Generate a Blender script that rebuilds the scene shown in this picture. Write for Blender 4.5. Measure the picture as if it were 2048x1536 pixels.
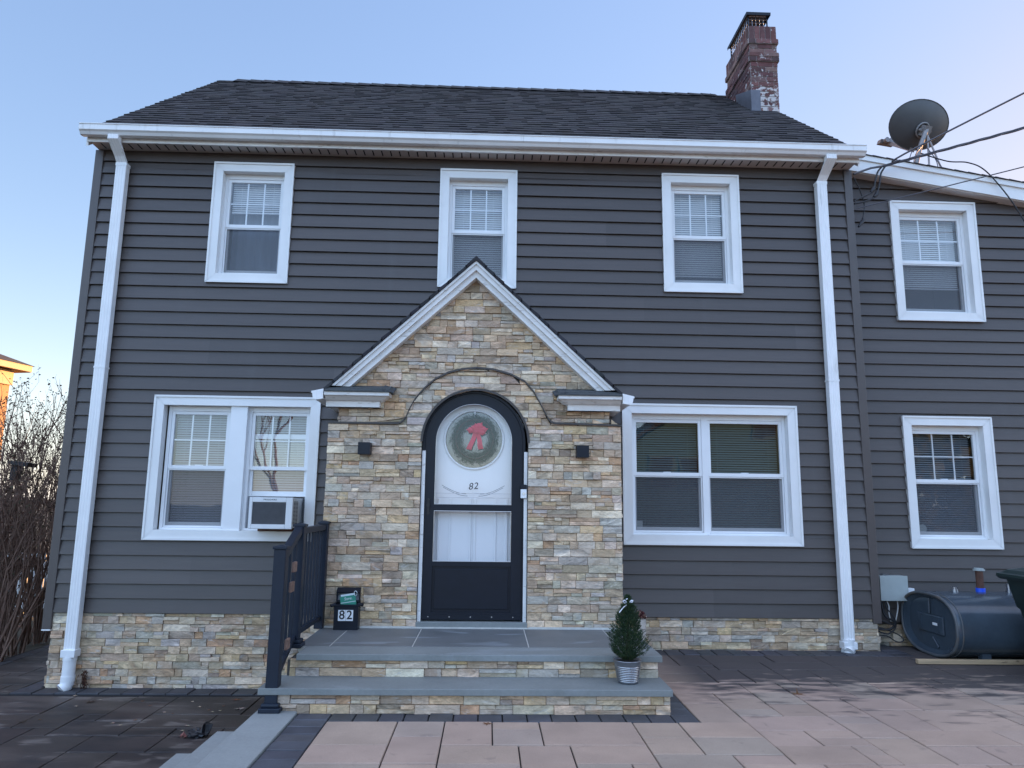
import bpy, bmesh, math, random
from mathutils import Vector, Matrix, noise
R = math.radians
rnd = random.Random(82)
for o in list(bpy.data.objects): bpy.data.objects.remove(o)
SC = bpy.context.scene
COL = SC.collection

# ------------------------------------------------------------------ camera
cam = bpy.data.cameras.new('camera'); camo = bpy.data.objects.new('camera', cam); COL.objects.link(camo)
cam.sensor_width = 36.0; cam.lens = 1440/2048*36.0; cam.clip_start = .05; cam.clip_end = 2000
cr, cu, cf = Vector((.99937552,-.03304589,.01251129)), Vector((-.01770518,-.16189183,.98664966)), Vector((.03057925,.98625504,.16237582))
M = Matrix.Identity(4)
for i in range(3): M[i][0], M[i][1], M[i][2] = cr[i], cu[i], -cf[i]
M[0][3], M[1][3], M[2][3] = 0, -7.108, 1.061
camo.matrix_world = M; SC.camera = camo

# ------------------------------------------------------------------ sky, sun, exposure
SUN_AZ, SUN_EL = 55.0, 8.0          # azimuth from +Y towards +X, elevation, degrees
w = bpy.data.worlds.new('World'); SC.world = w; w.use_nodes = True
nt = w.node_tree; nt.nodes.clear()
wo = nt.nodes.new('ShaderNodeOutputWorld'); bg = nt.nodes.new('ShaderNodeBackground')
sky = nt.nodes.new('ShaderNodeTexSky'); sky.sky_type = 'NISHITA'; sky.sun_disc = False
sky.sun_elevation = R(SUN_EL); sky.sun_rotation = R(SUN_AZ)
sky.air_density = 1.0; sky.dust_density = .6; sky.ozone_density = 2.0
bg.inputs['Strength'].default_value = .15
# sky reshaped by direction to set the light: held back near the sun, brightened in the unseen half facing the house front,
# and a pale band lies along the horizon
def _n(t, **k):
    n = nt.nodes.new(t)
    for a, v in k.items(): setattr(n, a, v)
    return n
def _math(op, a, b=0.0, c=None):
    n = _n('ShaderNodeMath', operation=op)
    for i, q in enumerate((a, b) if c is None else (a, b, c)):
        if isinstance(q, (int, float)): n.inputs[i].default_value = q
        else: nt.links.new(q, n.inputs[i])
    return n.outputs[0]
def _map(v, a, b, c, d):
    n = _n('ShaderNodeMapRange', interpolation_type='SMOOTHSTEP')
    for i, q in enumerate((a, b, c, d)): n.inputs[i+1].default_value = q
    nt.links.new(v, n.inputs[0]); return n.outputs[0]
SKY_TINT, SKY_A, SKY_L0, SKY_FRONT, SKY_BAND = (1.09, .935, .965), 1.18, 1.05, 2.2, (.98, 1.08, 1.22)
tc = _n('ShaderNodeTexCoord'); sp = _n('ShaderNodeSeparateXYZ'); nt.links.new(tc.outputs['Generated'], sp.inputs[0])
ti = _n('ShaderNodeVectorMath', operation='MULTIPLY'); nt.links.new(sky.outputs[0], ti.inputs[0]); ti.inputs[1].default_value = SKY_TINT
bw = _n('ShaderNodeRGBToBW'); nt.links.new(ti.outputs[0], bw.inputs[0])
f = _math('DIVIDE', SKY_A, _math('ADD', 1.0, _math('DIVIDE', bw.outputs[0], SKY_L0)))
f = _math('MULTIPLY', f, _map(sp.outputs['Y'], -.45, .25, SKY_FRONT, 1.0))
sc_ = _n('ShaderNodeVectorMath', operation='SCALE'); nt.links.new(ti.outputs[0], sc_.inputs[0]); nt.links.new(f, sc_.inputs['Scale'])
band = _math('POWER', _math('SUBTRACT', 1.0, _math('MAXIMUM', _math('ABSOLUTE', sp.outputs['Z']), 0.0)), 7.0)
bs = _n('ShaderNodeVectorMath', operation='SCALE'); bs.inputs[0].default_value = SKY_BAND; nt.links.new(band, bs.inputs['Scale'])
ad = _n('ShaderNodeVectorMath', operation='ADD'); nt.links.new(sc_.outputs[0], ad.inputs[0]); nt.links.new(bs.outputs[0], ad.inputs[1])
lowf = _math('MULTIPLY', _map(sp.outputs['Z'], .02, .38, 1.0, 0.0), _map(sp.outputs['Y'], -.35, .1, 1.0, 0.0))      # unseen low sky tinted cooler, to cool the window reflections
mg_ = _n('ShaderNodeMix', data_type='RGBA', blend_type='MULTIPLY'); nt.links.new(lowf, mg_.inputs['Factor']); nt.links.new(ad.outputs[0], mg_.inputs['A']); mg_.inputs['B'].default_value = (.80, .95, 1.22, 1)
class _O: pass
ad = _O(); ad.outputs = [mg_.outputs['Result']]
vz = _n('ShaderNodeVectorMath', operation='SCALE'); vz.inputs[0].default_value = (.95, .78, .58); nt.links.new(_map(sp.outputs['Z'], .62, .95, 0.0, 1.0), vz.inputs['Scale'])   # unseen warm veil added overhead to make the light on the ground less blue
ad2 = _n('ShaderNodeVectorMath', operation='ADD'); nt.links.new(ad.outputs[0], ad2.inputs[0]); nt.links.new(vz.outputs[0], ad2.inputs[1]); ad = ad2
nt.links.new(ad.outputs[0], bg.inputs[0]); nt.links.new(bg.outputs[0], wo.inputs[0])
sl = bpy.data.lights.new('sun', 'SUN'); so = bpy.data.objects.new('sun', sl); COL.objects.link(so)
sl.energy = 2.2; sl.angle = R(.5); sl.color = (1.0, .50, .18)
sd = Vector((math.sin(R(SUN_AZ))*math.cos(R(SUN_EL)), math.cos(R(SUN_AZ))*math.cos(R(SUN_EL)), math.sin(R(SUN_EL))))
so.rotation_euler = sd.to_track_quat('Z', 'Y').to_euler(); so.location = sd*60
SC.view_settings.view_transform = 'Standard'; SC.view_settings.look = 'None'
SC.view_settings.exposure = 2.5; SC.view_settings.gamma = 1.0
SC.render.engine = 'CYCLES'; SC.cycles.use_denoising = True
SC.cycles.max_bounces = 8; SC.cycles.transparent_max_bounces = 16; SC.cycles.caustics_reflective = False; SC.cycles.caustics_refractive = False

# ------------------------------------------------------------------ materials
def newmat(name):
    m = bpy.data.materials.new(name); m.use_nodes = True
    return m, m.node_tree, m.node_tree.nodes['Principled BSDF']
def N(nt, t, **k):
    n = nt.nodes.new(t)
    for a, v in k.items(): setattr(n, a, v)
    return n
def mat(name, col, rough=.5, var=.12, scale=6.0, bump=0.0, bscale=40.0, metal=0.0, attr=False, spec=.5, stretch=(1,1,1), detail=6, var2=0, scale2=40):
    """principled with the base colour (or the mesh's own colour attribute) broken up by noise, and a fine bump"""
    m, nt, b = newmat(name); L = nt.links.new
    b.inputs['Roughness'].default_value = rough; b.inputs['Metallic'].default_value = metal
    b.inputs['Specular IOR Level'].default_value = spec
    tc = N(nt, 'ShaderNodeTexCoord'); mp = N(nt, 'ShaderNodeMapping'); mp.inputs['Scale'].default_value = stretch
    L(tc.outputs['Object'], mp.inputs['Vector'])
    if attr:
        a = N(nt, 'ShaderNodeAttribute', attribute_name='col'); csrc = a.outputs['Color']
    else:
        c = N(nt, 'ShaderNodeRGB'); c.outputs[0].default_value = (*col, 1); csrc = c.outputs[0]
    def breakup(src, sc_, amt):
        n = N(nt, 'ShaderNodeTexNoise'); n.inputs['Scale'].default_value = sc_; n.inputs['Detail'].default_value = detail; n.inputs['Roughness'].default_value = .6
        L(mp.outputs[0], n.inputs['Vector'])
        r = N(nt, 'ShaderNodeMapRange'); r.inputs['From Min'].default_value = .3; r.inputs['From Max'].default_value = .7
        r.inputs['To Min'].default_value = 1-amt; r.inputs['To Max'].default_value = 1+amt
        L(n.outputs['Fac'], r.inputs['Value'])
        x = N(nt, 'ShaderNodeVectorMath', operation='SCALE'); L(src, x.inputs[0]); L(r.outputs[0], x.inputs['Scale'])
        return x.outputs[0]
    s = breakup(csrc, scale, var)
    if var2: s = breakup(s, scale2, var2)
    L(s, b.inputs['Base Color'])
    if bump:
        n = N(nt, 'ShaderNodeTexNoise'); n.inputs['Scale'].default_value = bscale; n.inputs['Detail'].default_value = 5
        L(mp.outputs[0], n.inputs['Vector'])
        bp = N(nt, 'ShaderNodeBump'); bp.inputs['Strength'].default_value = 1; bp.inputs['Distance'].default_value = bump
        L(n.outputs['Fac'], bp.inputs['Height']); L(bp.outputs[0], b.inputs['Normal'])
    return m
def overlay(m, col, scale, lo, hi, amt=1.0, stretch=(1,1,1), detail=6, dist=0.0):
    """a second colour in noise-shaped patches (veins, stains, dried spots)"""
    nt = m.node_tree; L = nt.links.new; b = nt.nodes['Principled BSDF']
    src = b.inputs['Base Color'].links[0].from_socket
    tc = N(nt, 'ShaderNodeTexCoord'); mp = N(nt, 'ShaderNodeMapping'); mp.inputs['Scale'].default_value = stretch
    L(tc.outputs['Object'], mp.inputs['Vector'])
    n = N(nt, 'ShaderNodeTexNoise'); n.inputs['Scale'].default_value = scale; n.inputs['Detail'].default_value = detail; n.inputs['Distortion'].default_value = dist
    L(mp.outputs[0], n.inputs['Vector'])
    r = N(nt, 'ShaderNodeMapRange'); r.inputs['From Min'].default_value = lo; r.inputs['From Max'].default_value = hi; r.inputs['To Max'].default_value = amt
    L(n.outputs['Fac'], r.inputs['Value'])
    x = N(nt, 'ShaderNodeMix', data_type='RGBA'); L(r.outputs[0], x.inputs['Factor']); L(src, x.inputs['A'])
    x.inputs['B'].default_value = (*col, 1); L(x.outputs['Result'], b.inputs['Base Color'])
    return r
M_ = {}
M_['siding'] = mat('siding', None, .45, .06, 1.2, .0006, 30, stretch=(1,1,14), attr=True, var2=.05, scale2=4)
overlay(M_['siding'], (.10,.095,.09), 1.6, .60, .80, .30, (2.2,1,.35), 5, .3)
M_['siding_trim'] = mat("siding_trim", (.082,.069,.065), .42, .08, 2, .0004, 30)
M_['white'] = mat('white_trim', (.78,.78,.77), .38, .05, 2.5, .0003, 25)
M_['white_weather'] = mat('white_weathered', (.76,.75,.73), .5, .10, 5, .0006, 30)
overlay(M_['white_weather'], (.42,.38,.34), 22, .60, .72, .7, (.5,.5,2))
M_['downspout'] = mat('downspout_white', (.80,.80,.80), .35, .06, 3, .0003, 25)
overlay(M_['downspout'], (.45,.44,.42), 9, .62, .75, .45, (2,2,.3))
M_['vinyl'] = mat('vinyl_white', (.80,.81,.82), .3, .03, 3)
M_['soffit'] = mat('soffit_grey', (.60,.56,.53), .5, .06, 3)
M_['dark'] = mat('dark_slot', (.015,.015,.017), .8, .1, 5)
M_['stone'] = mat('ledger_stone', None, .72, .17, 16, .007, 42, attr=True, stretch=(.7,.7,1.3), var2=.15, scale2=80)
overlay(M_['stone'], (.60,.57,.52), 11, .60, .70, .55, (.7,.7,2.2), 8, 1.6)
overlay(M_['stone'], (.20,.165,.13), 13, .63, .75, .45, (.8,.8,2.4), 8, 2.0)
overlay(M_['stone'], (.40,.23,.12), 4.5, .60, .72, .45, (1,1,1), 5, 1.0)
def veins(m):
    nt=m.node_tree; L=nt.links.new; b=nt.nodes['Principled BSDF']; src=b.inputs['Base Color'].links[0].from_socket
    tc=N(nt,'ShaderNodeTexCoord'); at=N(nt,'ShaderNodeAttribute',attribute_name='col')
    def ma(op,a,b_):
        k=N(nt,'ShaderNodeMath',operation=op)
        for i,q in enumerate((a,b_)):
            if isinstance(q,(int,float)): k.inputs[i].default_value=q
            else: L(q,k.inputs[i])
        return k.outputs[0]
    def field(ang,scale,st,off):
        mp=N(nt,'ShaderNodeMapping'); mp.inputs['Rotation'].default_value=(0,R(ang),0); L(tc.outputs['Object'],mp.inputs['Vector'])
        m2=N(nt,'ShaderNodeVectorMath',operation='MULTIPLY'); L(mp.outputs[0],m2.inputs[0]); m2.inputs[1].default_value=st
        ad=N(nt,'ShaderNodeVectorMath',operation='ADD'); L(m2.outputs[0],ad.inputs[0]); sh=N(nt,'ShaderNodeVectorMath',operation='SCALE'); sh.inputs[0].default_value=(13.1,7.7,29.3); L(ma('MULTIPLY',at.outputs['Alpha'],off),sh.inputs['Scale']); L(sh.outputs[0],ad.inputs[1])
        n=N(nt,'ShaderNodeTexNoise'); n.inputs['Scale'].default_value=scale; n.inputs['Detail'].default_value=7; n.inputs['Roughness'].default_value=.62; n.inputs['Distortion'].default_value=.7; L(ad.outputs[0],n.inputs['Vector']); return n.outputs['Fac']
    a_,b_=field(20,9,(.8,1,2.6),5),field(-14,10,(.8,1,2.4),5); pick=ma('GREATER_THAN',at.outputs['Alpha'],.5)
    mx=N(nt,'ShaderNodeMix',data_type='FLOAT'); L(pick,mx.inputs['Factor']); L(a_,mx.inputs['A']); L(b_,mx.inputs['B'])
    amp=ma('ADD',ma('MULTIPLY',ma('FRACT',ma('MULTIPLY',at.outputs['Alpha'],7.3),0),1.3),.35)
    k=ma('ADD',1.0,ma('MULTIPLY',ma('MULTIPLY',ma('SUBTRACT',mx.outputs['Result'],.5),1.8),amp))
    k=ma('MAXIMUM',k,.35)
    x=N(nt,'ShaderNodeVectorMath',operation='SCALE'); L(src,x.inputs[0]); L(k,x.inputs['Scale'])
    # a second hue inside some stones
    t=field(10,4.2,(1,1,1.6),3); r=N(nt,'ShaderNodeMapRange'); r.inputs['From Min'].default_value=.54; r.inputs['From Max'].default_value=.66; r.inputs['To Max'].default_value=.55; L(t,r.inputs[0])
    h=N(nt,'ShaderNodeValToRGB'); h.color_ramp.interpolation='CONSTANT'; cr_=h.color_ramp
    cr_.elements[0].color=(.40,.30,.20,1); cr_.elements[1].position=.3; cr_.elements[1].color=(.36,.36,.35,1)
    for p_,c_ in ((.5,(.60,.54,.46,1)),(.72,(.27,.23,.19,1)),(.86,(.42,.25,.14,1))): e_=cr_.elements.new(p_); e_.color=c_
    L(ma('FRACT',ma('MULTIPLY',at.outputs['Alpha'],3.7),0),h.inputs[0])
    y=N(nt,'ShaderNodeMix',data_type='RGBA'); L(r.outputs[0],y.inputs['Factor']); L(x.outputs[0],y.inputs['A']); L(h.outputs[0],y.inputs['B']); L(y.outputs['Result'],b.inputs['Base Color'])
    bp=N(nt,'ShaderNodeBump'); bp.inputs['Distance'].default_value=.012; L(mx.outputs['Result'],bp.inputs['Height']); L(b.inputs['Normal'].links[0].from_socket,bp.inputs['Normal']); L(bp.outputs[0],b.inputs['Normal'])
veins(M_['stone'])
M_['grout'] = mat('stone_grout', (.07,.065,.06), .9, .2, 20)
M_['shingle'] = mat('asphalt_shingle', None, .9, .22, 60, .002, 400, attr=True, spec=.25, var2=.10, scale2=3)
M_['brick'] = mat('chimney_brick', None, .85, .25, 14, .003, 60, attr=True)
overlay(M_['brick'], (.56,.52,.51), 10, .64, .68, .6, (1.4,1.4,1.0), 8, .8)
def lowpatch(m):      # salt-whitened brick, mostly on the lower part of the stack
    nt=m.node_tree; L=nt.links.new; b=nt.nodes['Principled BSDF']; src=b.inputs['Base Color'].links[0].from_socket
    g_=N(nt,'ShaderNodeNewGeometry'); sx=N(nt,'ShaderNodeSeparateXYZ'); L(g_.outputs['Position'],sx.inputs[0])
    n=N(nt,'ShaderNodeTexNoise'); n.inputs['Scale'].default_value=16; n.inputs['Detail'].default_value=6; L(g_.outputs['Position'],n.inputs['Vector'])
    z=N(nt,'ShaderNodeMapRange'); z.inputs['From Min'].default_value=7.05; z.inputs['From Max'].default_value=6.4; z.inputs['To Min'].default_value=-.14; z.inputs['To Max'].default_value=.10; L(sx.outputs['Z'],z.inputs[0])
    a=N(nt,'ShaderNodeMath',operation='ADD'); L(n.outputs['Fac'],a.inputs[0]); L(z.outputs[0],a.inputs[1])
    r=N(nt,'ShaderNodeMapRange'); r.inputs['From Min'].default_value=.54; r.inputs['From Max'].default_value=.60; r.inputs['To Max'].default_value=.85; L(a.outputs[0],r.inputs[0])
    x=N(nt,'ShaderNodeMix',data_type='RGBA'); L(r.outputs[0],x.inputs['Factor']); L(src,x.inputs['A']); x.inputs['B'].default_value=(.58,.55,.54,1); L(x.outputs['Result'],b.inputs['Base Color'])
lowpatch(M_['brick'])
M_['mortar'] = mat('mortar', (.34,.30,.29), .9, .35, 14, .002, 60)
M_['flash'] = mat('lead_flashing', (.12,.12,.14), .45, .2, 8, metal=.4)
M_['flashbrown'] = mat('brown_flashing', (.05,.042,.038), .5, .25, 10)
M_['black'] = mat('black_metal', (.005,.008,.016), .42, .15, 12, spec=.3)
M_['rail'] = mat('railing_black', (.009,.015,.028), .45, .12, 10, .0003, 60, spec=.35)
M_['copper'] = mat('copper_tape', (.20,.12,.09), .55, .35, 30)
M_['bluestone'] = mat('bluestone', (.20,.215,.21), .62, .12, 3, .0012, 60, var2=.07, scale2=45)
overlay(M_['bluestone'], (.30,.33,.35), 2.6, .60, .70, .4, (.5,2.2,1), 4, .5)
M_['bluestone_wet'] = mat('bluestone_damp', (.135,.142,.145), .5, .16, 3, .001, 60)
overlay(M_['bluestone_wet'], (.24,.265,.285), 4.5, .60, .66, .75, (.45,1.6,1), 3, .4)
M_['bluestone_pale'] = mat('bluestone_pale', (.27,.285,.28), .6, .12, 2.5, .0012, 70, var2=.07, scale2=50)
M_['joint'] = mat('pale_joint', (.55,.54,.50), .8, .1, 20)
M_['paver'] = mat('pink_paver', None, .85, .10, 3, .0012, 160, attr=True, var2=.13, scale2=220)
M_['paver_dark'] = mat('damp_paver', None, .58, .30, 2.5, .0012, 140, attr=True, var2=.15, scale2=60, stretch=(.6,1.7,1))
overlay(M_['paver_dark'], (.10,.080,.070), 1.6, .48, .62, .6, (.6,1.6,1), 5, .4)
overlay(M_['paver_dark'], (.20,.17,.15), 5.5, .57, .64, .6, (.55,1.6,1), 6, .5)
overlay(M_['paver_dark'], (.010,.009,.012), 2.2, .54, .66, .7, (.6,1.7,1), 5, .4)
M_['border'] = mat('charcoal_paver', None, .62, .25, 6, .002, 90, attr=True)
M_['sand'] = mat('joint_sand', (.010,.009,.010), .95, .3, 20)
M_['earth'] = mat('earth', (.07,.065,.045), .95, .4, 1.5, .01, 8)
M_['silver'] = mat('galvanised', (.36,.37,.40), .30, .22, 10, metal=.92)
M_['soil'] = mat('soil', (.03,.022,.018), .95, .4, 40, .004, 60)
M_['needle'] = mat('spruce_needles', None, .6, .1, 10, attr=True, spec=.3)
M_['bark'] = mat('bark', (.165,.10,.074), .9, .3, 25, .002, 60)
M_['birch'] = mat('birch_bark', (.46,.40,.34), .8, .25, 18, .002, 50); overlay(M_['birch'], (.10,.07,.06), 16, .56, .64, .9, (1,1,3))
M_['leaf'] = mat('dead_leaf', None, .8, .25, 30, attr=True, spec=.2)
M_['red'] = mat('red_ribbon', (.52,.012,.045), .55, .12, 20)
M_['white_ribbon'] = mat('white_ribbon', (.75,.75,.80), .45, .06, 20)
M_['doorwhite'] = mat('door_white', (.80,.81,.83), .3, .03, 3)
M_['ac_white'] = mat('appliance_white', (.72,.73,.74), .4, .05, 6)
M_['ac_grille'] = mat('grille_grey', (.15,.155,.17), .5, .1, 20)
M_['ac_accordion'] = mat('accordion_grey', (.22,.23,.25), .5, .1, 20)
M_['tank'] = mat('tank_paint', (.050,.068,.088), .22, .14, 4, .0004, 20, var2=.05, scale2=30)
M_['tank_worn'] = mat('tank_worn', (.085,.092,.10), .5, .25, 9); overlay(M_['tank_worn'], (.13,.10,.075), 7, .52, .62, .7)
overlay(M_['tank'], (.10,.12,.14), 2.5, .62, .74, .35, (.4,1,1))
M_['rust'] = mat('rusty_pipe', (.10,.045,.03), .8, .35, 20, .001, 60)
M_['bluetape'] = mat('blue_tape', (.02,.10,.75), .4, .08, 20)
M_['can'] = mat('dark_green_plastic', (.010,.024,.022), .45, .12, 6, .0004, 60)
M_['wood'] = mat('raw_lumber', (.46,.33,.20), .75, .22, 5, .001, 60, stretch=(.4,6,6)); overlay(M_['wood'], (.10,.06,.035), 7, .64, .70, .9, (1.3,3,3))
M_['greybox'] = mat('grey_box_paint', (.36,.40,.39), .45, .07, 8)
M_['dish'] = mat('dish_grey', (.075,.083,.092), .5, .1, 5)
M_['dishsteel'] = mat('dish_steel', (.24,.235,.24), .5, .2, 20, metal=.2)
M_['cable'] = mat('cable_black', (.012,.012,.016), .5, .1, 20)
M_['cable_grey'] = mat('cable_grey', (.07,.07,.085), .5, .1, 20)
M_['cable_white'] = mat('cable_white', (.45,.44,.42), .5, .1, 20)
M_['paper_green'] = mat('paper_green', (.03,.24,.17), .5, .12, 20)
M_['paper'] = mat('paper_pale', (.62,.70,.72), .6, .08, 30)
M_['nickel'] = mat('nickel', (.6,.6,.6), .3, .05, 10, metal=.8)
M_['stucco'] = mat('ochre_stucco', (.50,.30,.15), .8, .1, 2, .002, 40)
M_['cream'] = mat('cream_trim', (.50,.38,.24), .6, .06, 3)
M_['roofdark'] = mat('neighbour_roof', (.055,.05,.05), .9, .25, 6, .004, 30)
M_['fence'] = mat('fence_white', (.62,.62,.62), .6, .1, 3)
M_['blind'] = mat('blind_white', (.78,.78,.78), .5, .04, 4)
M_['blind_mid'] = mat('blind_shaded', (.42,.42,.43), .5, .05, 4)  # this and the next: white blinds with the dimness put into the colour
M_['blind_low'] = mat('blind_dimmed', (.26,.28,.30), .5, .05, 4)
M_['blind_dim'] = mat('blind_green_cast', (.12,.185,.20), .5, .05, 4)  # dimness and green window reflection put into the blind colour
M_['curtain'] = mat('curtain_grey', (.22,.25,.30), .8, .15, 4, stretch=(3,3,.6))
M_['roomwall'] = mat('room_wall', (.20,.17,.15), .8, .1, 2)
M_['roomdark'] = mat('room_dark', (.03,.03,.035), .8, .1, 2)
M_['ink'] = mat('ink_black', (.01,.01,.012), .5, .05, 20)
M_['inkgrey'] = mat('ink_grey', (.06,.07,.08), .4, .05, 20)
M_['hedgeleaf'] = mat('shrub_leaf', None, .7, .2, 20, attr=True, spec=.2)
def glassmat(name, ior, tint=(1,1,1), gl=1.0):
    m = bpy.data.materials.new(name); m.use_nodes = True; nt = m.node_tree; nt.nodes.clear(); L = nt.links.new
    o = N(nt,'ShaderNodeOutputMaterial'); mx = N(nt,'ShaderNodeMixShader'); t = N(nt,'ShaderNodeBsdfTransparent'); g = N(nt,'ShaderNodeBsdfGlossy')
    t.inputs[0].default_value = (*tint,1); g.inputs['Roughness'].default_value = .015
    lw = N(nt,'ShaderNodeLayerWeight'); lw.inputs[0].default_value = .5; pw = N(nt,'ShaderNodeMath',operation='POWER'); pw.inputs[1].default_value = 4.5; L(lw.outputs['Facing'],pw.inputs[0])
    f = N(nt,'ShaderNodeMapRange'); f.inputs['To Min'].default_value = ior; f.inputs['To Max'].default_value = 1.0; L(pw.outputs[0], f.inputs[0])
    tc = N(nt,'ShaderNodeTexCoord'); n = N(nt,'ShaderNodeTexNoise'); n.inputs['Scale'].default_value = 2.2; bp = N(nt,'ShaderNodeBump'); bp.inputs['Distance'].default_value = .0012
    L(tc.outputs['Object'], n.inputs['Vector']); L(n.outputs['Fac'], bp.inputs['Height']); L(bp.outputs[0], g.inputs['Normal'])
    L(f.outputs[0], mx.inputs[0]); L(t.outputs[0], mx.inputs[1]); L(g.outputs[0], mx.inputs[2]); L(mx.outputs[0], o.inputs[0])
    return m
M_['glass'] = glassmat('window_glass', .12, (.93,.95,.96))
M_['stormglass'] = glassmat('storm_glass', .055, (1,1,1))
def screenmat():
    m = bpy.data.materials.new('insect_mesh'); m.use_nodes = True; nt = m.node_tree; nt.nodes.clear(); L = nt.links.new
    o = N(nt,'ShaderNodeOutputMaterial'); mx = N(nt,'ShaderNodeMixShader'); t = N(nt,'ShaderNodeBsdfTransparent'); d = N(nt,'ShaderNodeBsdfDiffuse')
    d.inputs[0].default_value = (.12,.125,.14,1); mx.inputs[0].default_value = .45
    L(t.outputs[0], mx.inputs[1]); L(d.outputs[0], mx.inputs[2]); L(mx.outputs[0], o.inputs[0]); return m
M_['screen'] = screenmat()

# ------------------------------------------------------------------ mesh helpers
ORIG = {}
def thing(name, label, cat, loc=(0,0,0), group=None):
    o = bpy.data.objects.new(name, None); COL.objects.link(o); o.location = loc; o.empty_display_size = .2
    ORIG[o.name] = Vector(loc); o['label'] = label; o['category'] = cat
    if group: o['group'] = group
    return o
def tag(o, label, cat, group=None, kind=None):
    if label: o['label'] = label
    if cat: o['category'] = cat
    if group: o['group'] = group
    if kind: o['kind'] = kind
    return o
class MB:
    def __init__(s): s.v=[]; s.f=[]; s.c=[]; s.m=[]; s.sm=[]
    def face(s, pts, col=None, m=0, smooth=False):
        i = len(s.v); s.v += [tuple(p) for p in pts]; s.f.append(tuple(range(i, i+len(pts)))); s.c.append(col); s.m.append(m); s.sm.append(smooth)
    def idx(s, verts, faces, col=None, m=0, smooth=False):
        i = len(s.v); s.v += [tuple(p) for p in verts]
        for f in faces: s.f.append(tuple(i+k for k in f)); s.c.append(col); s.m.append(m); s.sm.append(smooth)
    def box(s, x0,x1,y0,y1,z0,z1, col=None, m=0, ch=0):
        if ch:
            return s.chbox(x0,x1,y0,y1,z0,z1,col,m,ch)
        v=[(x0,y0,z0),(x1,y0,z0),(x1,y1,z0),(x0,y1,z0),(x0,y0,z1),(x1,y0,z1),(x1,y1,z1),(x0,y1,z1)]
        s.idx(v,[(0,3,2,1),(4,5,6,7),(0,1,5,4),(1,2,6,5),(2,3,7,6),(3,0,4,7)],col,m)
    def chbox(s,x0,x1,y0,y1,z0,z1,col,m,c):
        bm=bmesh.new(); bmesh.ops.create_cube(bm,size=1)
        for v in bm.verts: v.co=Vector(((x0+x1)/2+v.co.x*(x1-x0),(y0+y1)/2+v.co.y*(y1-y0),(z0+z1)/2+v.co.z*(z1-z0)))
        bmesh.ops.bevel(bm,geom=bm.edges[:],offset=c,segments=2,affect='EDGES',profile=.5)
        bm.verts.ensure_lookup_table()
        s.idx([v.co[:] for v in bm.verts],[[v.index for v in f.verts] for f in bm.faces],col,m); bm.free()
    def obox(s, c, ax, ay, az, col=None, m=0):
        c,ax,ay,az=map(Vector,(c,ax,ay,az)); v=[c+sx*ax+sy*ay+sz*az for sz in(-1,1) for sx,sy in((-1,-1),(1,-1),(1,1),(-1,1))]
        s.idx(v,[(0,3,2,1),(4,5,6,7),(0,1,5,4),(1,2,6,5),(2,3,7,6),(3,0,4,7)],col,m)
    def bar(s, a, b, w, h, up=(0,0,1), col=None, m=0):
        a,b=Vector(a),Vector(b); d=(b-a); l=d.length; d.normalize(); u=Vector(up); r=d.cross(u).normalized(); u=r.cross(d)
        s.obox((a+b)/2, d*l/2, r*w/2, u*h/2, col, m)
    def prism(s, poly, a0, a1, axis='y', col=None, m=0):
        """poly: 2-D outline; axis 'y': (x,z) pushed along y; 'x': (y,z) along x; 'z': (x,y) along z"""
        def P(p,t): return (p[0],t,p[1]) if axis=='y' else ((t,p[0],p[1]) if axis=='x' else (p[0],p[1],t))
        n=len(poly); v=[P(p,a0) for p in poly]+[P(p,a1) for p in poly]
        s.idx(v,[tuple(range(n))[::-1] if axis!='y' else tuple(range(n)), tuple(range(n,2*n)) if axis!='y' else tuple(range(n,2*n))[::-1]]+[(i,(i+1)%n,n+(i+1)%n,n+i) for i in range(n)],col,m)
    def tube(s, pts, r, n=8, col=None, m=0, caps=True):
        pts=[Vector(p) for p in pts]; k=len(pts); rr=r if isinstance(r,(list,tuple)) else [r]*k
        v=[]; pu=None
        for i,p in enumerate(pts):
            d=(pts[min(i+1,k-1)]-pts[max(i-1,0)]); d=d.normalized() if d.length>1e-9 else Vector((0,0,1))
            if pu is None:
                pu=Vector((0,0,1)) if abs(d.z)<.9 else Vector((1,0,0))
            x=d.cross(pu).normalized(); pu=x.cross(d).normalized()
            for j in range(n):
                a=2*math.pi*j/n; v.append(p+rr[i]*(math.cos(a)*x+math.sin(a)*pu))
        f=[(i*n+j,i*n+(j+1)%n,(i+1)*n+(j+1)%n,(i+1)*n+j) for i in range(k-1) for j in range(n)]
        s.idx(v,f,col,m,n>4)
        if caps: s.face(v[:n][::-1],col,m); s.face(v[-n:],col,m)
    def lathe(s, prof, c, n=32, col=None, m=0, smooth=True):
        v=[(c[0]+r*math.cos(2*math.pi*j/n), c[1]+r*math.sin(2*math.pi*j/n), c[2]+z) for r,z in prof for j in range(n)]
        s.idx(v,[(i*n+j,i*n+(j+1)%n,(i+1)*n+(j+1)%n,(i+1)*n+j) for i in range(len(prof)-1) for j in range(n)],col,m,smooth)
    def strip(s, A, B, col=None, m=0, smooth=False):
        n=len(A); s.idx(list(A)+list(B),[(i,i+1,n+i+1,n+i) for i in range(n-1)],col,m,smooth)
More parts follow.
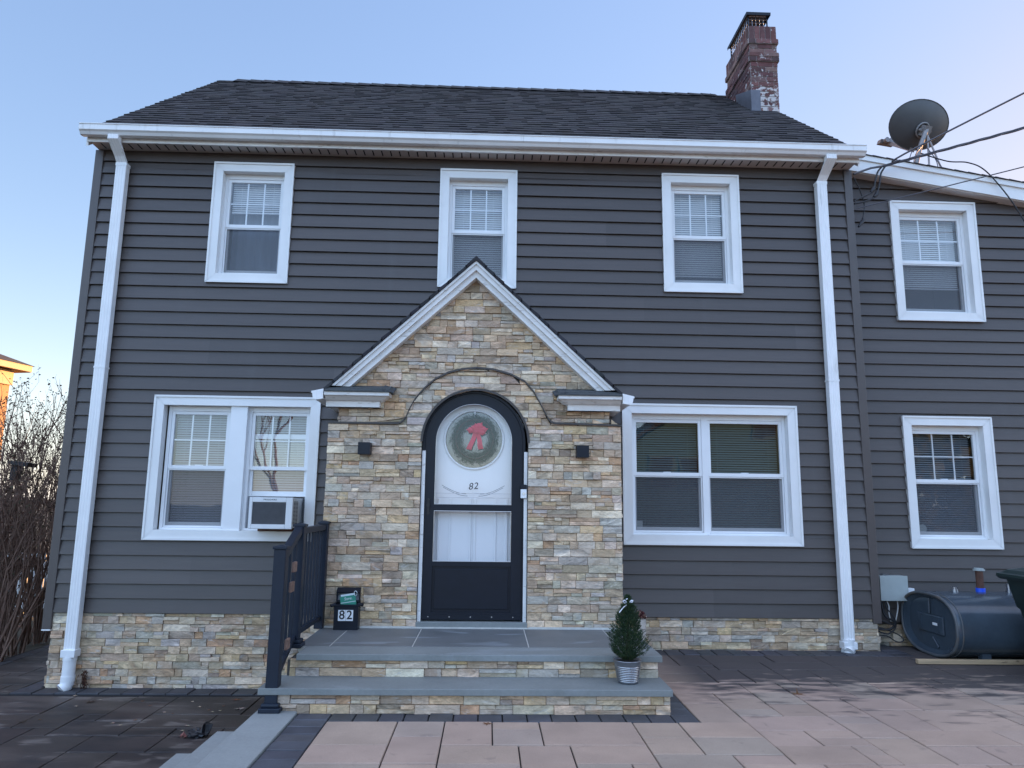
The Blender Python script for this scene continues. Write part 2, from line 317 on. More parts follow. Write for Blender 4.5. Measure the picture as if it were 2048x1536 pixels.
    def build(s, name, mats, parent=None, bevel=0.0, autosmooth=False):
        me=bpy.data.meshes.new(name); o=bpy.data.objects.new(name, me); COL.objects.link(o)
        og=ORIG.get(parent.name, Vector()) if parent else Vector(); ORIG[o.name]=og
        me.from_pydata([(p[0]-og.x,p[1]-og.y,p[2]-og.z) for p in s.v],[],s.f)
        for q in (mats if isinstance(mats,(list,tuple)) else [mats]): me.materials.append(M_[q] if isinstance(q,str) else q)
        me.polygons.foreach_set('material_index', s.m); me.polygons.foreach_set('use_smooth', s.sm)
        if any(c is not None for c in s.c):
            at=me.attributes.new('col','FLOAT_COLOR','CORNER'); dat=[]
            for f,c in zip(s.f,s.c): dat += list((*(c or (.07,.06,.055))[:3], c[3] if c and len(c)>3 else 1.0))*len(f)
            at.data.foreach_set('color', dat)
        if bevel:
            b=bmesh.new(); b.from_mesh(me); bmesh.ops.remove_doubles(b,verts=b.verts,dist=1e-5)
            bmesh.ops.bevel(b,geom=[e for e in b.edges if len(e.link_faces)==2 and e.calc_face_angle(0)>.5],offset=bevel,segments=2,affect='EDGES',profile=.5)
            b.to_mesh(me); b.free()
        me.update()
        if parent: o.parent=parent
        return o
def jit(c, a): 
    k=1+rnd.uniform(-a,a); return tuple(max(.003,x*k*(1+rnd.uniform(-a*.25,a*.25))) for x in c)
def text(name, body, size, M4, material, parent, extrude=.0006, shear=0.0, space=1.0, bold=0.0):
    cu_=bpy.data.curves.new(name,'FONT'); cu_.body=body; cu_.size=size; cu_.extrude=extrude; cu_.shear=shear; cu_.align_x='CENTER'; cu_.align_y='CENTER'; cu_.space_character=space; cu_.offset=bold
    t=bpy.data.objects.new(name+'_curve',cu_); COL.objects.link(t)
    dg=bpy.context.evaluated_depsgraph_get(); me=bpy.data.meshes.new_from_object(t.evaluated_get(dg)); bpy.data.objects.remove(t)
    og=ORIG.get(parent.name,Vector()); me.transform(Matrix.Translation(-og)@M4)
    me.materials.clear(); me.materials.append(M_[material])
    o=bpy.data.objects.new(name,me); COL.objects.link(o); o.parent=parent; ORIG[o.name]=og
    return o
FACE = Matrix.Rotation(R(90),4,'X')      # text lying in XY stood up to face -Y

C_ = .132                                 # one siding course
# ------------------------------------------------------------------ ground, patios
g = MB(); g.face([(-300,-200,-.74),(300,-200,-.74),(300,400,-.74),(-300,400,-.74)]); tag(g.build('ground','earth'),None,None,kind='structure')
def pack(x0,x1,y0,y1,u,sizes,ok,seed,block=None):
    r=random.Random(seed); nx=int(round((x1-x0)/u)); ny=int(round((y1-y0)/u)); used=[[1 if block and block(x0+(i+.5)*u,y0+(j+.5)*u) else 0 for j in range(ny)] for i in range(nx)]; out=[]
    for j in range(ny-1,-1,-1):
        for i in range(nx):
            if used[i][j]: continue
            ss=sizes[:]; r.shuffle(ss)
            for a,b in ss+[(1,1)]:
                if i+a<=nx and j-b+1>=0 and all(not used[i+p][j-q] for p in range(a) for q in range(b)):
                    for p in range(a):
                        for q in range(b): used[i+p][j-q]=1
                    X0,X1,Y1,Y0=x0+i*u,x0+(i+a)*u,y0+(j+1)*u,y0+(j-b+1)*u
                    if ok(X0,X1,Y0,Y1): out.append((X0,X1,Y0,Y1))
                    break
    return out
def paver(mb,x0,x1,y0,y1,zt,col,gap=.0038,dz=.0022):
    z=zt+rnd.uniform(-dz,dz); e=.004; x0+=gap;x1-=gap;y0+=gap;y1-=gap; t=[rnd.uniform(-dz,dz)*.5 for _ in range(4)]
    v=[(x0,y0,z-.05),(x1,y0,z-.05),(x1,y1,z-.05),(x0,y1,z-.05),(x0,y0,z-e),(x1,y0,z-e),(x1,y1,z-e),(x0,y1,z-e),(x0+e,y0+e,z+t[0]),(x1-e,y0+e,z+t[1]),(x1-e,y1-e,z+t[2]),(x0+e,y1-e,z+t[3])]
    mb.idx(v,[(0,1,5,4),(1,2,6,5),(2,3,7,6),(3,0,4,7),(4,5,9,8),(5,6,10,9),(6,7,11,10),(7,4,8,11),(8,9,10,11)],col)
SIZ=[(2,2),(3,2),(2,3),(3,3),(4,2),(2,1),(3,2),(4,3),(2,2)]
ZR,ZL=-.298,-.665
# front (upper) patio: pink pavers that turn charcoal towards the house
def front_col(x,y):
    n=noise.noise(Vector((x*.9,y*1.3,3.1)))*.35
    d=0
    p=jit((.41,.295,.228),.07); k=jit((.062,.056,.06),.15)
    if rnd.random()<.18: p=jit((.37,.285,.225),.06)
    return tuple(a*(1-d)+b*d for a,b in zip(p,k)), d
pk=MB(); pd=MB()
def okf(X0,X1,Y0,Y1): return True
YT=-2.305+14*.1472
for (X0,X1,Y0,Y1) in pack(-.98,-.98+68*.1472,YT-52*.1472,YT,.1472,SIZ,okf,5,lambda x,y: x<1.375 and y>-2.305):
    c,d=front_col((X0+X1)/2,(Y0+Y1)/2); paver(pk,X0,X1,Y0,Y1,ZR,c)
for (X0,X1,Y0,Y1) in pack(3.99,9.1,YT,.29,.155,SIZ,okf,12):
    c,d=front_col((X0+X1)/2,(Y0+Y1)/2); paver(pk,X0,X1,Y0,Y1,ZR,c)
base=MB(); base.box(-1.205,9.2,-8,.3,-.9,ZR-.012)
o=base.build('patio_base','sand'); tag(o,None,None,kind='structure')
# material of the front patio: position-shaped damp stain near the house
mp_=M_['paver']
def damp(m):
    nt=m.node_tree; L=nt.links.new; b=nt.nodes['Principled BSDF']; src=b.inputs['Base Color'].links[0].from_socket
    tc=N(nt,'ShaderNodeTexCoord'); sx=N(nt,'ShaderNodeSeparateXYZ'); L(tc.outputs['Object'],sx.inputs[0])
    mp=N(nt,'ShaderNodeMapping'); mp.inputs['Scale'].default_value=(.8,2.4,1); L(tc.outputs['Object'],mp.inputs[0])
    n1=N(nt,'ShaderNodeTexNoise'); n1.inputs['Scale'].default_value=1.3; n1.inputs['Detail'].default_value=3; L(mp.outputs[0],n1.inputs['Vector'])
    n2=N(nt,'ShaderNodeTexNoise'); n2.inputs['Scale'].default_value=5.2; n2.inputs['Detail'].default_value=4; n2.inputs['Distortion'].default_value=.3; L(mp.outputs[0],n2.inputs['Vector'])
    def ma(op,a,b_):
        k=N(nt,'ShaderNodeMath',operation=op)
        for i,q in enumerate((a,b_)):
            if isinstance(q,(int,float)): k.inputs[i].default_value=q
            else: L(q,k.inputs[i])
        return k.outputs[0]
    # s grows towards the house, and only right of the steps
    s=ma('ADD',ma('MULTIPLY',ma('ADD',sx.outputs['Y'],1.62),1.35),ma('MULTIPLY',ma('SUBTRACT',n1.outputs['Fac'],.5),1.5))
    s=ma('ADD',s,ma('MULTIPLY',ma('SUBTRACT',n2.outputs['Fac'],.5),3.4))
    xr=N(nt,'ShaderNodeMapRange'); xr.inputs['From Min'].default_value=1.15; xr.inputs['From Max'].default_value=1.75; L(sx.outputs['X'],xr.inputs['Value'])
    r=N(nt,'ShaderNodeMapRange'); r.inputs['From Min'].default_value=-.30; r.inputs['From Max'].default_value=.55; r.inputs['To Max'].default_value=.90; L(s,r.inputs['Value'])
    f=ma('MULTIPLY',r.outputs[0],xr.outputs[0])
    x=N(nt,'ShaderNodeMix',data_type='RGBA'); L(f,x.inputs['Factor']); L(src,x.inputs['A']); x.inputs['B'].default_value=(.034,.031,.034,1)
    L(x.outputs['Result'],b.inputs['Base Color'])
overlay(M_['paver'], (.24,.175,.145), .9, .48, .72, .45, (1,1.4,1), 6, .4)
overlay(M_['paver'], (.17,.13,.115), 7, .64, .72, .35, (1,1.2,1), 6, .6)
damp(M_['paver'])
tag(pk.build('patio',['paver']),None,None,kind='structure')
# left (lower) patio
pl=MB()
for (X0,X1,Y0,Y1) in pack(-5.0,-1.25,-6.0,-.215,.178,SIZ,okf,21):
    paver(pl,X0,X1,Y0,Y1,ZL,jit((.036,.027,.024),.22))
for (X0,X1,Y0,Y1) in pack(-5.0,-4.22,-.215,6.2,.156,SIZ,okf,22):
    paver(pl,X0,X1,Y0,Y1,ZL,jit((.05,.04,.035),.20))
tag(pl.build('patio','paver_dark'),None,None,kind='structure')
b2=MB(); b2.box(-5.2,-1.205,-6.1,6.3,-.9,ZL-.012); tag(b2.build('patio_base','sand'),None,None,kind='structure')
# charcoal border courses
bd=MB()
def border(mb,x0,x1,y0,y1,z,along,step,col=(.060,.062,.072)):
    a,b=(x0,x1) if along=='x' else (y0,y1); n=max(1,round((b-a)/step))
    for i in range(n):
        p,q=a+(b-a)*i/n,a+(b-a)*(i+1)/n
        if along=='x': paver(mb,p,q,y0,y1,z,jit(col,.22),.004,.003)
        else: paver(mb,x0,x1,p,q,z,jit(col,.22),.004,.003)
border(bd,-.98,1.215,-2.305,-2.135,ZR,'x',.152)
border(bd,-1.2,-.98,-7.9,-2.135,ZR,'y',.142)
border(bd,1.215,1.375,-2.305,0,ZR,'y',.15)
border(bd,1.375,3.80,YT,-.005,ZR,'x',.15,(.05,.052,.062))
border(bd,3.80,3.99,YT,.29,ZR,'y',.15,(.05,.052,.062))
border(bd,-4.22,-1.48,-.215,-.01,ZL,'x',.19,(.048,.047,.055))
border(bd,-4.22,-4.07,-.01,6.2,ZL,'y',.19,(.045,.044,.05))
border(bd,-5.15,-5.0,-6,6.2,ZL,'y',.19,(.05,.048,.052))
tag(bd.build('border_pavers','border'),None,None,kind='structure')

# ------------------------------------------------------------------ ledger stone
PAL=[((.47,.375,.275),6),((.42,.325,.225),4),((.40,.355,.30),5),((.37,.355,.335),2.6),((.35,.28,.215),4),((.58,.52,.43),3),((.40,.265,.17),.9),((.29,.245,.20),1.4),((.50,.43,.345),5),((.36,.34,.29),2.2),((.50,.385,.245),1.2)]
PW=[p[1] for p in PAL]
def stonecol(): q=jit(rnd.choices([p[0] for p in PAL],PW)[0],.15); return (q[0]*1.24,q[1]*1.13,q[2]*1.01)
def ledger(mb, u0f, u1f, z0, z1, T, row=.066, d0=.008, d1=.031, kx=1.0):
    z=z0
    while z<z1-.006:
        h=min(row*rnd.uniform(.97,1.03), z1-z)
        if z1-z-h<.015: h=z1-z
        zt=z+h
        ua,ub=min(u0f(z),u0f(zt)),max(u1f(z),u1f(zt))
        def stone(a,b,zl,zh):
            d=rnd.uniform(d0,d1); g_=.0007; e=.0025
            bl,br=max(a,u0f(zl)),min(b,u1f(zl)); tl,tr=max(a,u0f(zh)),min(b,u1f(zh))
            if br-bl<.012 and tr-tl<.012: return
            br=max(br,bl+.001); tr=max(tr,tl+.001); c=(*stonecol(),rnd.random())
            B=[(bl+g_,zl+g_),(br-g_,zl+g_),(tr-g_,zh-g_),(tl+g_,zh-g_)]
            cx=sum(p[0] for p in B)/4; cz=sum(p[1] for p in B)/4
            F=[]
            for p in B:
                du=max(-e,min(e,cx-p[0])); dz=max(-e,min(e,cz-p[1])); F.append((p[0]+du,p[1]+dz,d+rnd.uniform(-.003,.003)))
            v=[T(p[0],p[1],-.004) for p in B]+[T(p[0],p[1],d-.004) for p in B]+[T(*p) for p in F]
            mb.idx(v,[(0,1,5,4),(1,2,6,5),(2,3,7,6),(3,0,4,7),(4,5,9,8),(5,6,10,9),(6,7,11,10),(7,4,8,11),(8,9,10,11)],c)
        nrow=int((z-z0)/row+.5)
        if nrow%2==0 and zt<z1-.01: zt-=.0022
        u=ua-rnd.uniform(0,.1)
        while u<ub:
            l=rnd.choice((.075,.10,.13,.16,.19,.24))*rnd.uniform(.9,1.1)*kx; e_=u+l
            if ub-e_<.04: e_=ub
            q=rnd.random()
            if q<.60 or h<.04: stone(u,e_,z,zt)
            else:
                zm=z+h*rnd.choice((.5,.5,.5,.42,.58)); k=u+l*rnd.uniform(.35,.65)
                if q<.75: stone(u,e_,z,zm); stone(u,e_,zm,zt)
                elif q<.90 and l>.13: stone(u,e_,z,zm); stone(u,k,zm,zt); stone(k,e_,zm,zt)
                elif l>.13: stone(u,k,z,zm); stone(k,e_,z,zm); stone(u,e_,zm,zt)
                else: stone(u,e_,z,zt)
            u=e_
        z=z+h
def Tfront(Y): return lambda u,z,d:(u,Y-d,z)
def Tleft(X): return lambda u,z,d:(X-d,-u,z)      # faces -X, u = -y
def Tright(X): return lambda u,z,d:(X+d,u,z)      # faces +X, u = y
K=lambda v:(lambda z:v)

# ------------------------------------------------------------------ the house
HL,HR=-4.10,3.80
house=thing('house','charcoal sided two storey house with arched stone entry gable and white trimmed windows','house',(0,3,ZL))
WIN=[ # outer casing x0,x1,z0,z1, plane y, units (inner openings), meeting-rail z, grid?, style
 dict(x=(-2.882,-2.066),z=(3.212,4.497),y=0,u=[None],zm=3.842,grid=True,st='w1'),
 dict(x=(-.552,.246),z=(3.212,4.490),y=0,u=[None],zm=3.842,grid=True,st='w2'),
 dict(x=(1.770,2.584),z=(3.215,4.503),y=0,u=[None],zm=3.842,grid=True,st='w3'),
 dict(x=(-3.268,-1.660),z=(.671,2.055),y=0,u=[(-3.157,-2.530),(-2.371,-1.750)],zm=1.362,grid=True,st='l1'),
 dict(x=(1.320,3.078),z=(.675,2.050),y=0,u=[(1.415,2.163),(2.163,2.985)],zm=1.358,grid=False,st='l2'),
 dict(x=(4.370,5.325),z=(3.045,4.400),y=.3,u=[None],zm=3.730,grid=True,st='g1'),
 dict(x=(4.330,5.282),z=(.652,2.010),y=.3,u=[None],zm=1.338,grid=True,st='g2')]
CW=.092
def hole(wd): return (wd['x'][0]+CW-.01,wd['x'][1]-CW+.01,wd['z'][0]+CW-.01,wd['z'][1]-CW+.01)
SIDE=(.080,.0665,.0615)
def pc(x,z):      # each vinyl panel is two courses high and 3.66 m long, laid staggered, and has weathered a little differently
    k=int(round(z/C_))//2; q=noise.cell(Vector((math.floor((x+k*1.37+20)/3.66)+.5,k+.5,.5))); return tuple(v*(1+.10*(q-.5)) for v in SIDE)
def siding(mb,x0,x1,y,zb,zt,z_first,holes,c=C_,top=None):
    """clapboard courses; each leans out to a lip at its foot; openings left free. top(x)->z clips the top to a slope"""
    k=0; z=z_first
    while z<zt-.001:
        zh=min(z+c,zt); zl=max(z,zb)
        cuts=sorted({zl,zh}|{q for h in holes for q in (h[2],h[3]) if zl<q<zh})
        for a,b in zip(cuts,cuts[1:]):
            ya=y-.024+(a-z)/c*.020; yb=y-.024+(b-z)/c*.020
            xs=[x0]
            for h in sorted(holes):
                if h[2]<=a+1e-6 and h[3]>=b-1e-6: xs+=[h[0],h[1]]
            xs.append(x1)
            for p,q in zip(xs[::2],xs[1::2]):
                if top is None:
                    g_=.009 if abs(b-(z+c))<1e-6 else 0; yb2=y-.004 if g_ else yb
                    n=max(1,int((q-p)/.3)); W_=[]
                    for i in range(n+1):
                        x_=p+(q-p)*i/n; nz=noise.noise(Vector((x_*1.1,z*9.7,2))); st_=.0012*((math.floor((x_+(int(round(z/C_))//2)*1.37+20)/3.66))%2); W_.append((x_,nz*.0035-st_,noise.noise(Vector((x_*.7,z*5.1,8)))*.0016))
                    for (x0_,w0,v0),(x1_,w1,v1) in zip(W_,W_[1:]):
                        mb.face([(x0_,ya+w0,a+v0*(a==z)),(x1_,ya+w1,a+v1*(a==z)),(x1_,yb2,b-g_),(x0_,yb2,b-g_)],pc(x0_,z))
                        if a==z or a==zl: mb.face([(x0_,y+.002,a+.0015),(x1_,y+.002,a+.0015),(x1_,ya+w1,a+v1*(a==z)),(x0_,ya+w0,a+v0*(a==z))])
                    if g_: mb.face([(p,yb2,b-g_),(q,yb2,b-g_),(q,y+.0035,b-g_-.002),(p,y+.0035,b-g_-.002)])
                else:
                    n=max(1,int((q-p)/.25))
                    for i in range(n):
                        s_,t_=p+(q-p)*i/n,p+(q-p)*(i+1)/n
                        b0,b1=min(b,top(s_)),min(b,top(t_))
                        if b0<=a and b1<=a: continue
                        g_=.009 if (abs(b-(z+c))<1e-6 and b1>=b-1e-6 and b0>=b-1e-6) else 0
                        mb.face([(s_,ya,a),(t_,ya,a),(t_,yb,max(b1-g_,a)),(s_,yb,max(b0-g_,a))],pc(s_,z)); mb.face([(s_,y+.002,a+.0015),(t_,y+.002,a+.0015),(t_,ya,a),(s_,ya,a)])
        z+=c; k+=1
sd_=MB(); fh=[hole(q) for q in WIN if q['y']==0]
siding(sd_,HL+.06,HR-.06,0,0,4.62,0,fh)
# gable end walls and back
for X in (HL+.006,HR-.006):
    sd_.face([(X,0,-.0),(X,5.9,0),(X,5.9,4.85),(X,2.94,7.2),(X,0,4.85)],SIDE)
sd_.face([(HL,5.9,-.6),(HR,5.9,-.6),(HR,5.9,4.85),(HL,5.9,4.85)])
def sheath(mb,x0,x1,y,zb,zt,holes):
    cuts=sorted({zb,zt}|{q for h in holes for q in (h[2],h[3])})
    for a,b in zip(cuts,cuts[1:]):
        xs=[x0]
        for h in sorted(holes):
            if h[2]<=a+1e-6 and h[3]>=b-1e-6: xs+=[h[0],h[1]]
        xs.append(x1)
        for p,q in zip(xs[::2],xs[1::2]): mb.face([(p,y,a),(q,y,a),(q,y,b),(p,y,b)])
sheath(sd_,HL+.01,HR-.01,.004,-.01,4.62,fh)
sd_.build('siding','siding',house)
ct=MB()
for (a,b) in ((HL-.008,HL+.075),(HR-.075,HR+.008)):
    zb=-.045 if a>0 else -.15
    ct.box(a,b,-.030,0,zb,4.60); 
    if a<0: ct.box(a-.0,a+.022,-.001,.09,zb,4.60)
    else: ct.box(b-.022,b,-.001,.298,zb,4.60)
    ct.build('corner_trim','siding_trim',house,bevel=.004); ct=MB()
ct=MB(); ct.box(HL-.008,HL+.07,-.029,.08,-.163,-.1505); ct.build('trim_end_cap','white',house)
# foundation
fd=MB()
ledger(fd,K(-4.035),K(-1.30),-.70,-.006,Tfront(.02)); ledger(fd,K(1.0),K(3.77),-.36,-.006,Tfront(.02),kx=1.15)
ledger(fd,K(-5.9),K(-.02),-.70,-.006,Tleft(-4.03),kx=1.3); ledger(fd,K(0.0),K(.3),-.36,-.006,Tright(3.77))
ledger(fd,K(3.80),K(8.9),-.36,-.105,Tfront(.33),row=.085,kx=1.3)
fd.build('foundation',['stone'],house)
fb=MB(); fb.box(-4.03,3.765,.022,5.9,-.75,-.002); fb.box(3.7655,8.9,.333,5.5,-.75,-.06); fb.build('foundation_backing','grout',house)

# windows
def window(wd):
    (x0,x1),(z0,z1),y,st=wd['x'],wd['z'],wd['y'],wd['st']
    o=MB(); ix0,ix1,iz0,iz1=x0+CW,x1-CW,z0+CW,z1-CW; yf,yb=y-.034,y+.056; e=.0012
    def mitre(a0,a1,b0,b1,w,yf,yb):   # ring a0..a1 x b0..b1, board width w, four mitred boards
        for P in ([(a0+e,b1),(a1-e,b1),(a1-w-e,b1-w),(a0+w+e,b1-w)],[(a0+w+e,b0+w),(a1-w-e,b0+w),(a1-e,b0),(a0+e,b0)],
                  [(a0,b0+e),(a0+w,b0+w+e),(a0+w,b1-w-e),(a0,b1-e)],[(a1,b0+e),(a1,b1-e),(a1-w,b1-w-e),(a1-w,b0+w+e)]):
            o.prism(P,yf,yb,'y')
    mitre(x0+.016,x1-.016,z0+.016,z1-.016,CW-.016,yf,yb)
    mitre(x0,x1,z0,z1,.0155,yf-.010,y+.01)
    casing=o.build('window',['white'],house,bevel=.002)
    units=[u if u else (ix0,ix1) for u in wd['u']]; fr=MB()
    zb,zt=iz0,iz1; yfm=y+.050
    if len(units)==2:
        a,b=units[0][1],units[1][0]
        if b-a>.05: fr.box(a,b,y-.012,y+.10,zb,zt)
    for (a,b) in units:
        for (p,q) in ((a,a+.030),(b-.030,b)): fr.box(p,q,yfm,y+.135,zb,zt)
        fr.box(a+.0301,b-.0301,yfm+.001,y+.135,zt-.052,zt); fr.box(a+.0301,b-.0301,yfm-.006,y+.135,zb,zb+.022)
        fr.box(a+.012,b-.012,yfm-.012,yfm-.0005,zb,zb+.010)
    fr.build('frame','vinyl',casing,bevel=.002)
    zm=wd['zm']; room=MB(); ra,rb=units[0][0]-.05,units[-1][1]+.05
    yr=y+.75
    for F in ([(ra,yr,zb-.1),(rb,yr,zb-.1),(rb,yr,zt+.1),(ra,yr,zt+.1)],[(ra,y+.136,zb-.1),(ra,yr,zb-.1),(ra,yr,zt+.1),(ra,y+.136,zt+.1)],[(rb,y+.136,zb-.1),(rb,yr,zb-.1),(rb,yr,zt+.1),(rb,y+.136,zt+.1)],
              [(ra,y+.136,zt+.1),(rb,y+.136,zt+.1),(rb,yr,zt+.1),(ra,yr,zt+.1)],[(ra,y+.136,zb-.1),(rb,y+.136,zb-.1),(rb,yr,zb-.1),(ra,yr,zb-.1)]): room.face(F)
    room.build('room','roomdark' if st in('l2','g2') else 'roomwall',casing)
    for n,(a,b) in enumerate(units):
        a+=.0305; b-=.0305; ac=(st=='l1' and n==1)
        def sash(za,zb_,yy,bot=.032,top=.03,side=.03):
            s=MB(); s.box(a,a+side,yy-.014,yy+.014,za,zb_); s.box(b-side,b,yy-.014,yy+.014,za,zb_); s.box(a+side+.0002,b-side-.0002,yy-.0135,yy+.0135,za,za+bot); s.box(a+side+.0002,b-side-.0002,yy-.0135,yy+.0135,zb_-top,zb_)
            so_=s.build('sash','vinyl',casing,bevel=.002)
            p=MB(); p.face([(a+side,yy,za+bot),(b-side,yy,za+bot),(b-side,yy,zb_-top),(a+side,yy,zb_-top)]); p.build('pane','glass',casing)
            return so_
        yu,yl=y+.074,y+.104
        sash(zm-.018,zt-.0525,yu,.036,.032)
        if ac:
            sash(1.09,1.70,yl,.05,.05)
        else:
            sash(zb+.0225,zm+.014,yl,.05,.032)
            lock=MB(); lock.box((a+b)/2-.035,(a+b)/2+.035,yl-.02,yl+.01,zm+.0145,zm+.026); lock.build('sash_lock','vinyl',casing)
        if wd['grid']:
            g_=MB(); q0,q1,r0,r1=a+.03,b-.03,zm+.018,zt-.0845
            for t in (1/3,2/3): X=q0+(q1-q0)*t; g_.box(X-.007,X+.007,yu+.003,yu+.011,r0,r1)
            Z=(r0+r1)/2; g_.box(q0,q1,yu+.0035,yu+.0105,Z-.006,Z+.006); g_.build('muntin_grid','vinyl',casing)
        # insect screen outside the lower half
        if not ac:
            s=MB(); s.face([(a+.012,y+.078,zb+.04),(b-.012,y+.078,zb+.04),(b-.012,y+.078,zm-.02),(a+.012,y+.078,zm-.02)]); s.build('insect_screen','screen',casing)
            s=MB()
            for P in ((a+.002,a+.014,zb+.0235,zm-.019),(b-.014,b-.002,zb+.0235,zm-.019),(a+.0145,b-.0145,zb+.0235,zb+.04),(a+.0145,b-.0145,zm-.030,zm-.0195)): s.box(P[0],P[1],y+.068,y+.082,P[2],P[3])
            s.build('screen_frame','vinyl',casing)
        # blinds
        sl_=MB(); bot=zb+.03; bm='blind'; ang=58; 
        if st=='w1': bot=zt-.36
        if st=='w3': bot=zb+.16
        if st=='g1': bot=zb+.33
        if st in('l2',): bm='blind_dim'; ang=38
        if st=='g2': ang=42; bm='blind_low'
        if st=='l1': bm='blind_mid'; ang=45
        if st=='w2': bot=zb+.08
        Z=zt-.05; yb_=y+.150; dx=.013*math.cos(R(ang)); dz=.013*math.sin(R(ang))
        sl_.box(a+.02,b-.02,yb_-.02,yb_+.02,zt-.05,zt-.01)
        while Z>bot:
            sl_.face([(a+.025,yb_-dx,Z-dz),(b-.025,yb_-dx,Z-dz),(b-.025,yb_+dx,Z+dz),(a+.025,yb_+dx,Z+dz)]); Z-=.0235
        sl_.box(a+.025,b-.025,yb_-.012,yb_+.012,Z-.012,Z)
        for X in (a+.12,b-.12): sl_.box(X-.001,X+.001,yb_-.016,yb_-.0145,Z,zt-.05)
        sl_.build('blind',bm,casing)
        if st in('w1','w3'):
            c=MB(); nn=24; A=[]; B=[]
            for i in range(nn+1):
                X=a+.0+(b-a)*i/nn; Y=y+.27+.012*math.sin(i*1.7); A.append((X,Y,zb-.05)); B.append((X,Y,zt))
            c.strip(A,B,smooth=True); c.build('curtain','curtain',casing)
    if st=='g2':
        s=MB(); n=24; s.face([(4.535+.045*math.cos(2*math.pi*i/n),y+.0985,.845+.045*math.sin(2*math.pi*i/n)) for i in range(n)]); s.build('sticker','greybox',casing)
    if st=='l2':
        s=MB(); s.face([(1.475,y+.0985,.80),(1.535,y+.0985,.80),(1.535,y+.0985,.90),(1.475,y+.0985,.90)]); s.build('sticker','greybox',casing)
    return casing
for q in WIN: window(q)

# eaves: fascia, soffit with vent slots, gutter
EX0,EX1=HL-.02,HR+.02
sf=MB(); sf.box(EX0+.03,EX1-.03,-.185,-.001,4.612,4.622); x=EX0+.12
while x<EX1-.05:
    sf.box(x,x+.012,-.15,-.045,4.6095,4.6125,m=1); x+=.0915
sf.build('soffit',['soffit','dark'],house)
fa=MB(); fa.box(EX0+.02,EX1-.02,-.205,-.1855,4.598,4.72); fa.build('fascia','white_weather',house)
gu=MB(); GY=-.206
prof=[(GY,4.645),(GY-.055,4.632),(GY-.075,4.637),(GY-.092,4.662),(GY-.110,4.676),(GY-.112,4.728),(GY-.120,4.731),(GY-.120,4.738),(GY-.106,4.738),(GY-.106,4.733),(GY-.104,4.68),(GY-.08,4.65),(GY-.05,4.640),(GY,4.652)]
gu.prism(prof,EX0-.01,EX1+.01,'x')
for X in (EX0-.0105,EX1+.0102): gu.prism([(GY,4.645),(GY-.055,4.632),(GY-.075,4.637),(GY-.092,4.662),(GY-.110,4.676),(GY-.112,4.737),(GY,4.737)],X-.003,X+.003,'x')
gu.build('gutter','downspout',house)
# downspouts
def downspout(xt,x,zb,zround):
    d=MB(); w,t=.052,.036
    path=[(xt,-.262,4.640),(xt,-.262,4.585),(x+(xt-x)*.35,-.115,4.455),(x,-.075,4.42),(x,-.075,zround)]
    # corrugated rectangular pipe: outline with small flutes
    def ring(c,f):
        pts=[]; 
        for i in range(9): pts.append((-w+2*w*i/8,-t-(.004 if i%2 else 0)))
        pts+=[(w,t),(-w,t)]
        return [(c[0]+p[0],c[1]+p[1]*f[0],c[2]-p[1]*f[1]) for p in pts]
    fr=[(1,0),(1,.15),(1,.6),(1,.25),(1,0)]; rings=[ring(c,f) for c,f in zip(path,fr)]; n=len(rings[0])
    d.idx([p for r_ in rings for p in r_],[(i*n+j,i*n+(j+1)%n,(i+1)*n+(j+1)%n,(i+1)*n+j) for i in range(len(rings)-1) for j in range(n)])
    d.box(x-w-.004,x+w+.004,-.115,-.035,4.395,4.425) ; d.box(x-w-.004,x+w+.004,-.116,-.034,2.30,2.318)
    o=d.build('downspout','downspout',house)
    e=MB(); e.box(x-w-.012,x+w+.012,-.135,-.030,zround-.045,zround+.02,ch=.004)
    e.tube([(x,-.082,zround-.02),(x,-.082,zb+.04)],.055,20); e.tube([(x,-.082,zround-.075),(x,-.082,zround-.045)],.059,20); e.tube([(x,-.082,zb+.07),(x,-.082,zb+.12)],.06,20)
    e.tube([(x,-.082,zb+.08),(x-.006,-.09,zb+.03),(x-.03,-.118,zb+.004)],.058,20)
    e.build('drain_adapter','vinyl',o)
downspout(-3.80,-3.79,ZL,-.335); downspout(3.47,3.44,ZR,-.22)

# roof: shingle courses
RS=.80; RY0,RZ0=-.20,4.735; RYR=2.94; RZR=RZ0+RS*(RYR-RY0)
RXL,RXR=HL-.025,HR+.025
sh=MB(); sl_len=math.hypot(RYR-RY0,RZR-RZ0); ud=Vector((0,(RYR-RY0)/sl_len,(RZR-RZ0)/sl_len)); un=Vector((0,-ud.z,ud.y))
o0=Vector((0,RY0,RZ0)); ncs=29; ex=sl_len/ncs
for k in range(ncs):
    x=RXL-rnd.uniform(0,.3)
    while x<RXR:
        l=rnd.choice((.07,.10,.13,.16,.20)); a,b=max(x,RXL+rnd.uniform(0,.004)),min(x+l,RXR); x+=l
        if b-a<.01: continue
        h=rnd.choice((.005,.005,.010,.012)); c=jit(rnd.choice(((.046,.045,.050),(.043,.042,.047),(.050,.048,.052),(.041,.040,.045),(.047,.044,.047))),.10)
        p=o0+ud*(ex*k); q=o0+ud*(ex*(k+1)+.01)
        A,B=p+un*(h+.003),q+un*.001; Cc=p
        sh.idx([(a,A.y,A.z),(b,A.y,A.z),(b,B.y,B.z),(a,B.y,B.z),(a,Cc.y,Cc.z),(b,Cc.y,Cc.z)],[(0,1,2,3),(4,5,1,0),(0,3,4),(1,5,2)],c)
